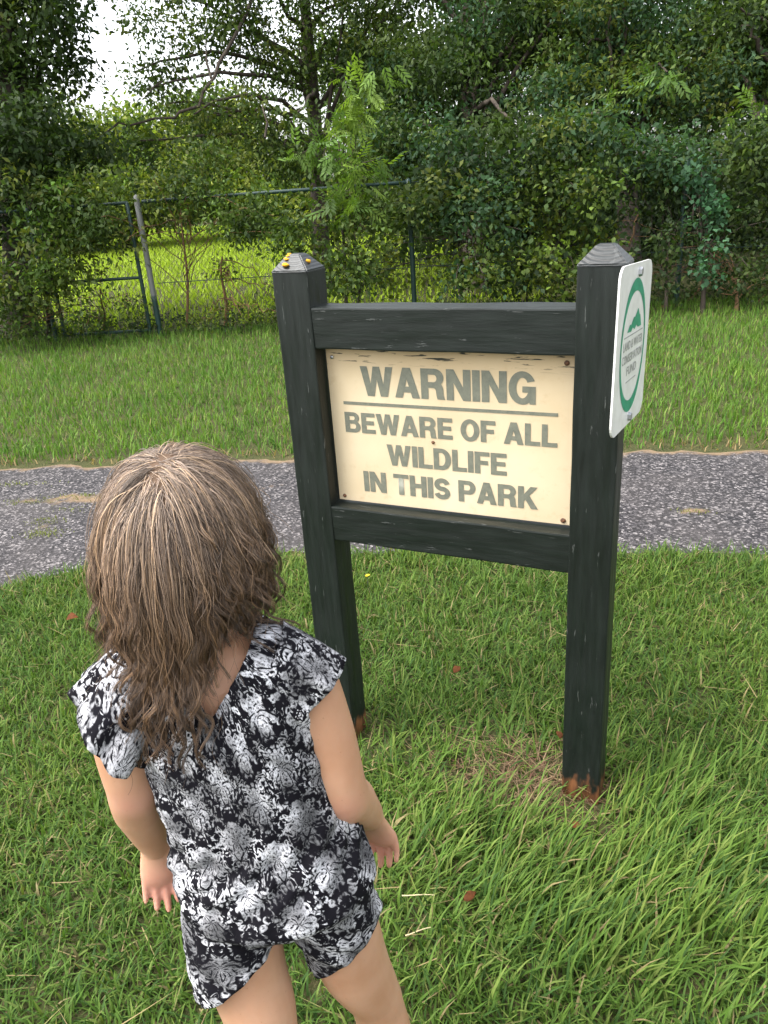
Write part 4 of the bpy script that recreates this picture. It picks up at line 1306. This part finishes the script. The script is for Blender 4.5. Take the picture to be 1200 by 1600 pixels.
def tree(name, label, cat, base, top, r0, lobes, dens, n_per, spread, size, cols, group=None, limbs=14, extra=None, droop=.5, aspect=.5, frond=False, bark=None, parts=('trunk', 'crown'), sub=None):
    base = np.asarray(base, float); base = np.array([base[0], base[1], 0.0]); top = np.asarray(top, float)
    root = tag(empty(name, base), label, cat, group)
    cl = lobe_pts(lobes, dens)
    acc = Acc()
    t = np.linspace(0, 1, 12)[:, None]
    P = base + (top - base) * t + np.concatenate([.05 * np.sin(t * 5 + r0 * 50), .05 * np.sin(t * 4 + 1), 0 * t], 1) * t
    P[0, 2] -= .08
    V, F = tube(P - base, r0 * (1.25 - .85 * t[:, 0]) * np.where(t[:, 0] < .08, 1.35, 1.0), 9); acc.add(V, F)
    sel = cl[rng.permutation(len(cl))[:limbs]]
    for e_ in sel:
        f_ = np.clip(rng.uniform(.25, .95), 0, 1)
        s0 = base + (top - base) * f_
        if s0[2] > e_[2] + .6: f_ *= .55; s0 = base + (top - base) * f_
        mid_ = (s0 + e_) / 2 + np.array([0, 0, .18 * np.linalg.norm(e_ - s0)]) + rng.normal(size=3) * .1
        tt_ = np.linspace(0, 1, 8)[:, None]
        Q = (1 - tt_) ** 2 * s0 + 2 * tt_ * (1 - tt_) * mid_ + tt_ ** 2 * e_ + rng.normal(size=(8, 3)) * .025
        V, F = tube(Q - base, np.linspace(r0 * .34, r0 * .06 + .003, 8), 5); acc.add(V, F)
    for (pts, ra, rb) in (extra or []):
        Q = np.array([at(*p) for p in pts]); Q = np.concatenate([Q[:-1, None] * (1 - w_) + Q[1:, None] * w_ for w_ in (0, .5)], 1).reshape(-1, 3); Q = Q + rng.normal(size=Q.shape) * .022; V, F = tube(Q - base, np.linspace(ra, rb, len(Q)), 6); acc.add(V, F)
    link(parts[0], acc.mesh(parts[0]), bark or M_BARK, root, smooth=True)
    acc = Acc()
    V, F, C_ = leaves(cl, n_per, spread, size, cols, droop, aspect, None, frond); acc.add(V - base, F, C_)
    for (lb, dn, npp, sp, sz, cs, fr) in (sub or []):
        c2 = lobe_pts(lb, dn)
        V, F, C_ = leaves(c2, npp, sp, sz, cs, droop, .5, None, fr); acc.add(V - base, F, C_)
    link(parts[1], acc.mesh(parts[1]), M_LEAF, root)
    return root


SP = (.17, .17, .11)
# big dark tree at the left
tree('tree', 'big dark tree with a thick trunk left of the gate', 'tree', gpx(30, 525), at(10, -40, 9.4), .17,
     [(10, 70, 9.6, .95, 1.0, 1.0, 1.3), (60, 230, 9.3, .75, .8, .6, 1.3), (-60, 300, 9.2, .9, .8, 1.0, 1.0), (-120, 120, 9.8, 1.2, 1.2, 1.4, .8), (20, -120, 9.8, .9, 1.1, .9, .8), (45, -20, 9.3, .55, .6, .4, 1.0)],
     62, 95, SP, .085, DARK, sub=[([(30, 20, 9.0, .5, .3, .3, 1)], 40, 40, SP, .09, MID, False)])
# leafy ivy and brush under it
tree('shrub', 'bright leafy brush at the foot of the big dark tree', 'shrub', gpx(75, 530), at(75, 420, 8.9), .03,
     [(70, 400, 8.9, .55, .4, .45, 1), (20, 450, 8.9, .5, .4, .4, 1), (110, 330, 9.0, .45, .35, .4, 1), (150, 300, 9.0, .35, .3, .25, .8), (60, 300, 8.9, .4, .3, .35, .9)],
     85, 70, (.13, .13, .09), .075, np.concatenate([MID, LIGHT[2:]]), 'shrubs along the fence', limbs=16, parts=('stem', 'foliage'))
# thin-leaved tree in the middle: dark upright trunk and the long drooping limb
tree('tree', 'open crowned tree with dark upright trunk and long arching bare limb', 'tree', gpx(505, 452), at(470, -160, 12.2), .13,
     [(300, 40, 11.6, .95, .8, .50, .95), (420, 80, 11.8, .8, .8, .7, 1.0), (255, 120, 11.4, .5, .6, .35, .95), (560, 60, 11.8, .8, .8, .75, .9), (360, 190, 11.2, .8, .6, .5, 1.2), (470, 230, 11.2, .6, .6, .55, 1.3), (240, -40, 11.8, .9, .9, .4, .7), (440, -30, 11.6, 1.2, 1.0, .6, 1.0), (600, -30, 11.6, 1, 1, .6, 1.0), (250, 235, 10.9, .5, .5, .35, .9)],
     62, 70, SP, .080, np.concatenate([MID, DARK[:2]]), limbs=26,
     extra=[([(400, -20, 11.8), (360, 70, 11.2), (330, 122, 10.9), (300, 165, 10.7), (270, 183, 10.6), (225, 192, 10.5), (185, 195, 10.5), (150, 215, 10.4), (135, 225, 10.4)], .030, .010),
            ([(330, 122, 10.9), (322, 80, 11), (318, 40, 11)], .02, .008), ([(255, 130, 10.8), (235, 143, 10.8), (212, 160, 10.7)], .014, .006), ([(418, 215, 10.5), (415, 175, 10.6), (405, 150, 10.7)], .018, .008)])
# saplings in front of it with fresh pinnate leaves
tree('sapling', 'young sapling with fresh pale green feathery leaves before the dark trunk', 'sapling', gpx(540, 480), at(530, 200, 9.2), .022,
     [(540, 180, 8.6, .28, .25, .22, 1), (555, 270, 8.5, .22, .22, .3, 1.3), (495, 250, 8.6, .3, .2, .15, 1.1), (540, 325, 8.4, .16, .16, .2, 1.2), (575, 130, 8.6, .25, .2, .15, .8)],
     85, 9, (.11, .11, .09), .20, LIGHT, 'saplings in front of the trees', limbs=12, frond=True, parts=('stem', 'foliage'))
# hanging curtain of leaves over the fence between gate and left post
tree('shrub', 'thin stemmed shrub climbing the chain link beside the gate', 'shrub', gpx(292, 515), at(290, 300, 9.3), .016,
     [(300, 300, 8.8, .5, .3, .28, 1.1), (400, 330, 8.7, .45, .3, .28, 1.0), (250, 285, 8.9, .3, .25, .2, .8), (350, 360, 8.8, .30, .2, .15, .7), (445, 390, 8.6, .25, .2, .3, 1), (160, 350, 8.9, .35, .2, .3, 1.0), (330, 250, 9.0, .5, .3, .25, 1.0)],
     100, 80, (.12, .12, .10), .065, np.concatenate([MID, YEL[3:], DARK[:1]]), 'shrubs along the fence', limbs=22, bark=M_STEM, parts=('stem', 'foliage'))
tree('shrub', 'low bush of brown stems grown through the wire', 'shrub', gpx(352, 515), at(352, 400, 9.2), .022,
     [(350, 440, 9.2, .30, .18, .22, .8), (330, 490, 9.2, .35, .18, .12, 1), (390, 490, 9.2, .35, .18, .12, 1.1), (430, 460, 9.2, .25, .2, .3, 1)],
     70, 34, (.09, .09, .07), .055, MID, 'shrubs along the fence', limbs=16, bark=M_STEM, parts=('stem', 'foliage'))
tree('shrub', 'weedy bush growing through the lower half of the gate', 'shrub', gpx(160, 520), at(165, 450, 9.3), .014,
     [(150, 490, 9.4, .45, .2, .18, 1), (120, 430, 9.3, .3, .2, .3, .8), (200, 470, 9.3, .12, .12, .25, .6), (60, 500, 9.1, .6, .3, .2, 1)],
     75, 42, (.10, .10, .07), .06, np.concatenate([MID, LIGHT[2:]]), 'shrubs along the fence', limbs=12, bark=M_STEM, parts=('stem', 'foliage'))
# grape-like tangle between the sign posts
tree('shrub', 'yellowish heart leaved vine thicket seen between the sign posts', 'shrub', gpx(820, 480), at(820, 380, 9.3), .025,
     [(830, 420, 9.2, .6, .35, .35, 1), (720, 420, 9.5, .5, .3, .3, .9), (900, 380, 9.2, .45, .3, .35, .9), (860, 330, 9.3, .4, .3, .2, .8), (660, 350, 9.5, .35, .3, .3, .9), (590, 400, 9.6, .4, .3, .35, .8), (540, 430, 9.5, .35, .3, .3, .9)],
     80, 44, (.12, .12, .09), .078, np.concatenate([YEL, MID]), 'shrubs along the fence', limbs=24, aspect=.8, parts=('stem', 'foliage'))
# the dense right-hand wood
tree('tree', 'dense dark green tree rising behind the sign panel', 'tree', gpx(740, 462), at(730, -60, 11.6), .15,
     [(720, 110, 11.2, 1.0, 1, .8, 1.2), (640, 230, 10.8, .8, .7, .55, 1.2), (790, 250, 9.0, .7, .5, .5, 1.2), (690, 300, 8.8, .6, .4, .35, 1.2), (740, -80, 11.6, 1.2, 1.2, .8, .8), (620, 120, 11.2, .6, .6, .5, .8), (830, 20, 11, .9, .8, .7, 1.2)],
     66, 100, SP, .080, np.concatenate([MID[:1], DARK, BLUE[:1]]), 'dense wood trees', limbs=18)
tree('tree', 'spreading tree with pale hanging leaf sprays over the oval plaque', 'tree', gpx(985, 445), at(960, -80, 10.8), .14,
     [(950, 60, 10.6, 1.1, 1.0, .8, 1.3), (1060, 130, 10.2, .9, .8, .6, 1.2), (930, 240, 8.7, .6, .4, .4, 1.3), (1000, -90, 10.8, 1.3, 1.2, .8, .8), (870, 160, 10.2, .6, .6, .5, 1.2), (1040, 240, 8.7, .5, .4, .3, 1.2)],
     68, 100, SP, .078, np.concatenate([MID, BLUE]), 'dense wood trees', limbs=18,
     sub=[([(950, 190, 9.2, .55, .3, .2, 1), (1020, 130, 9.3, .5, .3, .25, 1), (860, 250, 9.3, .4, .3, .2, 1)], 34, 9, (.13, .13, .07), .22, np.concatenate([LIGHT, MID[1:2]]), True)])
tree('tree', 'dark tree closing the wood right of the hanging ivy', 'tree', gpx(1235, 470), at(1220, -80, 10.6), .16,
     [(1180, 50, 10.4, 1.0, 1, .9, 1.3), (1190, 240, 8.8, .6, .5, .4, 1.2), (1320, 120, 10.4, 1.2, 1.2, 1.4, .9), (1180, -110, 10.6, 1.2, 1.2, .8, .8), (1330, 330, 10.4, .9, .8, .8, .9)],
     66, 95, SP, .082, np.concatenate([DARK, MID[:2]]), 'dense wood trees', limbs=16,
     sub=[([(1170, 190, 9.4, .22, .2, .4, 1)], 40, 8, (.10, .10, .10), .22, LIGHT, True)])
# vine hanging like a column
tree('vine', 'column of blue green ivy hanging right of the plaque', 'vine', gpx(1098, 488), at(1100, 260, 8.35), .022,
     [(1095, 285, 8.3, .26, .22, .20, 1.2), (1110, 340, 8.3, .20, .18, .22, 1.3), (1108, 390, 8.3, .13, .13, .2, 1.3), (1102, 430, 8.3, .08, .08, .10, 1.2)],
     130, 34, (.07, .07, .06), .060, BLUE * np.array([1.25, 1.45, 1.6]), None, limbs=10, aspect=.8, parts=('stem', 'foliage'))
# understorey in the shade
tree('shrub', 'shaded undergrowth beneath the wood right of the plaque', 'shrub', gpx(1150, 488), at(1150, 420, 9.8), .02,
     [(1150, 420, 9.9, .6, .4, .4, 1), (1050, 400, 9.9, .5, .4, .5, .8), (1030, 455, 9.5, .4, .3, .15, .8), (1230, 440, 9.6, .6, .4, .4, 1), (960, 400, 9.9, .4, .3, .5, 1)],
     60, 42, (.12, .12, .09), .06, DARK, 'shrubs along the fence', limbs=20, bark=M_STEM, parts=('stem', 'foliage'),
     extra=[([(1020, 492, 9.0), (1050, 478, 9.1), (1080, 470, 9.2), (1098, 445, 9.3), (1095, 400, 9.4)], .016, .012), ([(985, 385, 9.4), (992, 350, 9.5), (995, 320, 9.6)], .014, .010),
            ([(1056, 478, 9.3), (1058, 420, 9.4), (1055, 370, 9.5)], .009, .006), ([(1150, 488, 9.0), (1170, 460, 9.1), (1185, 430, 9.2)], .010, .006), ([(1170, 480, 9.0), (1195, 462, 9.1), (1230, 450, 9.2)], .010, .006)])
for (lbl, b0, lb, cs, asp, sz) in (
        ('round leaved bush crowding the fence behind the left-hand sign post', (560, 478), [(560, 420, 8.48, .32, .22, .42, 1.2), (480, 400, 8.58, .32, .22, .35, 1.1), (520, 320, 8.68, .35, .25, .3, 1.1), (600, 330, 8.68, .35, .22, .35, 1.0)], MID, .7, .062),
        ('tall bush swallowing the fence right behind the top rail', (720, 474), [(700, 310, 8.58, .5, .3, .35, 1.2), (770, 350, 8.48, .45, .3, .4, 1.1), (690, 240, 8.78, .5, .3, .35, 1.0), (740, 430, 8.38, .40, .25, .2, .9)], np.concatenate([BLUE, MID]), .6, .065),
        ('dark glossy bush over the fence left of the plaque', (880, 474), [(850, 280, 8.68, .55, .3, .35, 1.2), (920, 310, 8.48, .45, .3, .4, 1.1), (830, 420, 8.38, .4, .25, .3, 1.0), (930, 420, 8.38, .4, .25, .3, 1.0), (880, 220, 8.78, .5, .3, .3, .8)], np.concatenate([MID, DARK, YEL[2:]]), .7, .066),
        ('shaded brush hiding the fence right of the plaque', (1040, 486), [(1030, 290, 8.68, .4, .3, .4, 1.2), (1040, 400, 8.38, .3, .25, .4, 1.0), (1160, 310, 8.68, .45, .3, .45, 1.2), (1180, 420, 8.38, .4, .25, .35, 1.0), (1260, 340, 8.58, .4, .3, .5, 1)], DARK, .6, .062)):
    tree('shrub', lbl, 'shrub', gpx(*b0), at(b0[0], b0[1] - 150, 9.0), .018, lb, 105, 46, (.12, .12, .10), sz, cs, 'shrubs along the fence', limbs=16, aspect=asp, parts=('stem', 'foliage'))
# low weeds along the fence foot
wd_ = Acc()
cl = []
for s_ in np.linspace(-4, 9, 260):
    o_ = rng.normal(.08, .10); cl.append(fpt(s_ + rng.normal(0, .05), .06 + .12 * rng.random() ** 2, o_))
V, F, C_ = leaves(np.array(cl), 26, (.07, .07, .05), .05, np.concatenate([MID, LIGHT[2:], DARK]), -.3, .45); wd_.add(V, F, C_)
tag(link('weeds', wd_.mesh('weeds'), M_LEAF), 'low weeds along the foot of the fence', 'weeds', kind='stuff')

# deep wood behind the right half, and lit trees past the meadow
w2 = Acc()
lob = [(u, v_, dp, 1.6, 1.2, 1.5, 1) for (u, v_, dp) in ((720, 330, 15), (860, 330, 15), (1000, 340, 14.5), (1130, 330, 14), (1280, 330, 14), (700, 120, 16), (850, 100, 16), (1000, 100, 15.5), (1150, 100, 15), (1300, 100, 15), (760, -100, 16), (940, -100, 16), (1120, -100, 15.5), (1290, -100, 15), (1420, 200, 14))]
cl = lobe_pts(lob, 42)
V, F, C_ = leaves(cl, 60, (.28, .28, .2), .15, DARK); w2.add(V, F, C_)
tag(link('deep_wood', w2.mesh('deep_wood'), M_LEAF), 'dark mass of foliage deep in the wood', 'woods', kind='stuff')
for (u, v0, dp, lbl, cs, lb, dn) in (
        (205, 395, 27, 'sunlit yellow green tree past the meadow, beside the sky gap', YEL, [(190, 240, 27, 2.2, 1.8, 1.5, 1), (250, 300, 26, 2.0, 1.5, 1.3, 1), (150, 320, 26, 2, 1.5, 1.2, 1)], 22),
        (400, 390, 28, 'broad pale green tree past the meadow, behind the open crowned tree', np.concatenate([YEL, MID]), [(380, 280, 28, 2.6, 2, 1.8, 1), (450, 330, 27, 2, 1.5, 1.2, 1), (330, 200, 29, 2.2, 2, 1.6, .8)], 22),
        (590, 385, 27, 'mid green tree past the meadow, behind the sign rail', MID, [(580, 270, 27, 2.4, 2, 2, 1), (650, 330, 26, 2, 1.5, 1.4, 1), (560, 120, 28, 2.4, 2, 2.0, .8)], 22),
        (40, 400, 26, 'mid green tree past the meadow, behind the big dark tree', MID, [(40, 250, 26, 2.6, 2, 2.4, 1), (90, 340, 25, 2, 1.5, 1.2, 1)], 22)):
    tree('tree', lbl, 'tree', at(u, v0, dp) * np.array([1, 1, 0]), at(u, v0 - 150, dp), .2, lb, dn, 90, (.42, .42, .3), .20, cs * 1.15, 'trees past the meadow', limbs=10)

# ------------------------------------------------------------------ small things in the grass
M_DEAD, n, l, b = new_mat('dead_leaf', (.36, .11, .04), .9, .1)
l.new(ramp(n, l, noise(n, l, coords(n, l), 60, 3), [(.3, (.055, .022, .010)), (.7, (.13, .045, .016))]), b.inputs['Base Color'])


def dead_leaf(u, v_, L, yaw, label, zz=.055):
    g0 = gpx(u, v_)
    prof = [(0, .02), (.15, .24), (.4, .36), (.65, .28), (.85, .12), (1.0, .01)]
    V, F = [], []
    for (t, w_) in prof:
        zc = .12 * math.sin(t * 3.1) * L
        V += [(t * L - L / 2, -w_ * L, zc + .14 * L * w_ / .36), (t * L - L / 2, 0, zc), (t * L - L / 2, w_ * L, zc + .18 * L * w_ / .36)]
    for k in range(len(prof) - 1):
        for q in range(2):
            F.append((k * 3 + q, k * 3 + q + 1, k * 3 + q + 4, k * 3 + q + 3))
    me = bpy.data.meshes.new('dead_leaf'); me.from_pydata(V, [], F)
    o = tag(link('dead_leaf', me, M_DEAD, smooth=True), label, 'leaf', 'fallen dead leaves in the grass')
    o.location = (g0[0], g0[1], zz); o.rotation_euler = (.25, -.2, yaw)
    md = o.modifiers.new('t', 'SOLIDIFY'); md.thickness = .0008
    return o


dead_leaf(118, 985, .055, .3, 'curled russet leaf on the lawn beside the child')
dead_leaf(715, 1068, .035, 1.2, 'small russet leaf on the grass between the sign posts')
dead_leaf(872, 1172, .030, 2.2, 'orange leaf flake beside the right-hand sign post')
dead_leaf(735, 1420, .034, .9, 'brown curled leaf in the long grass before the sign', .04)
dead_leaf(900, 1316, .026, .4, 'tiny orange leaf at the rotted post foot')
M_PETAL, *_ = new_mat('yellow_petal', (.75, .55, .02), .6)
g0 = gpx(574, 922)
fl = tag(empty('dandelion', (g0[0], g0[1], 0)), 'single yellow dandelion flower behind the left-hand sign post', 'flower')
V, F = tube([(0, 0, 0), (.004, .002, .035), (.006, .004, .065)], .0016, 6); a_ = Acc(); a_.add(V, F); link('stem', a_.mesh('stem'), M_FENCEW, fl)
bm = bmesh.new()
for k in range(26):
    t = k * 2.399; rr = .013 * (.55 + .45 * ((k * 7) % 5) / 4); zz = .004 * (1 - ((k * 7) % 5) / 4)
    c_, s_ = math.cos(t), math.sin(t)
    vs = [bm.verts.new(q) for q in ((0, 0, 0), (c_ * rr * .6 - s_ * .0025, s_ * rr * .6 + c_ * .0025, .003 + zz), (c_ * rr, s_ * rr, .002 + zz), (c_ * rr * .6 + s_ * .0025, s_ * rr * .6 - c_ * .0025, .003 + zz))]
    bm.faces.new(vs)
o = link('flower_head', bm_mesh('flower_head', bm), M_PETAL, fl); o.location = (.006, .004, .066)
M_STRAW, *_ = new_mat('straw', (.50, .42, .24), .7)
for (u, v_, L, yaw, lbl) in ((655, 1423, .075, .42, 'longer of two pale dry straws on the grass beside the child'), (655, 1480, .06, .75, 'short dry straw lying parallel to a longer one beside the child'), (455, 1050, .01, 0, None)):
    if lbl is None: continue
    g0 = gpx(u, v_)
    t = np.linspace(-.5, .5, 7)
    V, F = tube(np.stack([t * L, .0012 * np.sin(t * 5), .001 * np.cos(t * 4)], -1), np.linspace(.0016, .0009, 7), 6)
    a_ = Acc(); a_.add(V, F)
    o = tag(link('dry_straw', a_.mesh('dry_straw'), M_STRAW), lbl, 'straw', 'dry straws in the grass'); o.location = (g0[0], g0[1], .05); o.rotation_euler = (0, .05, yaw)
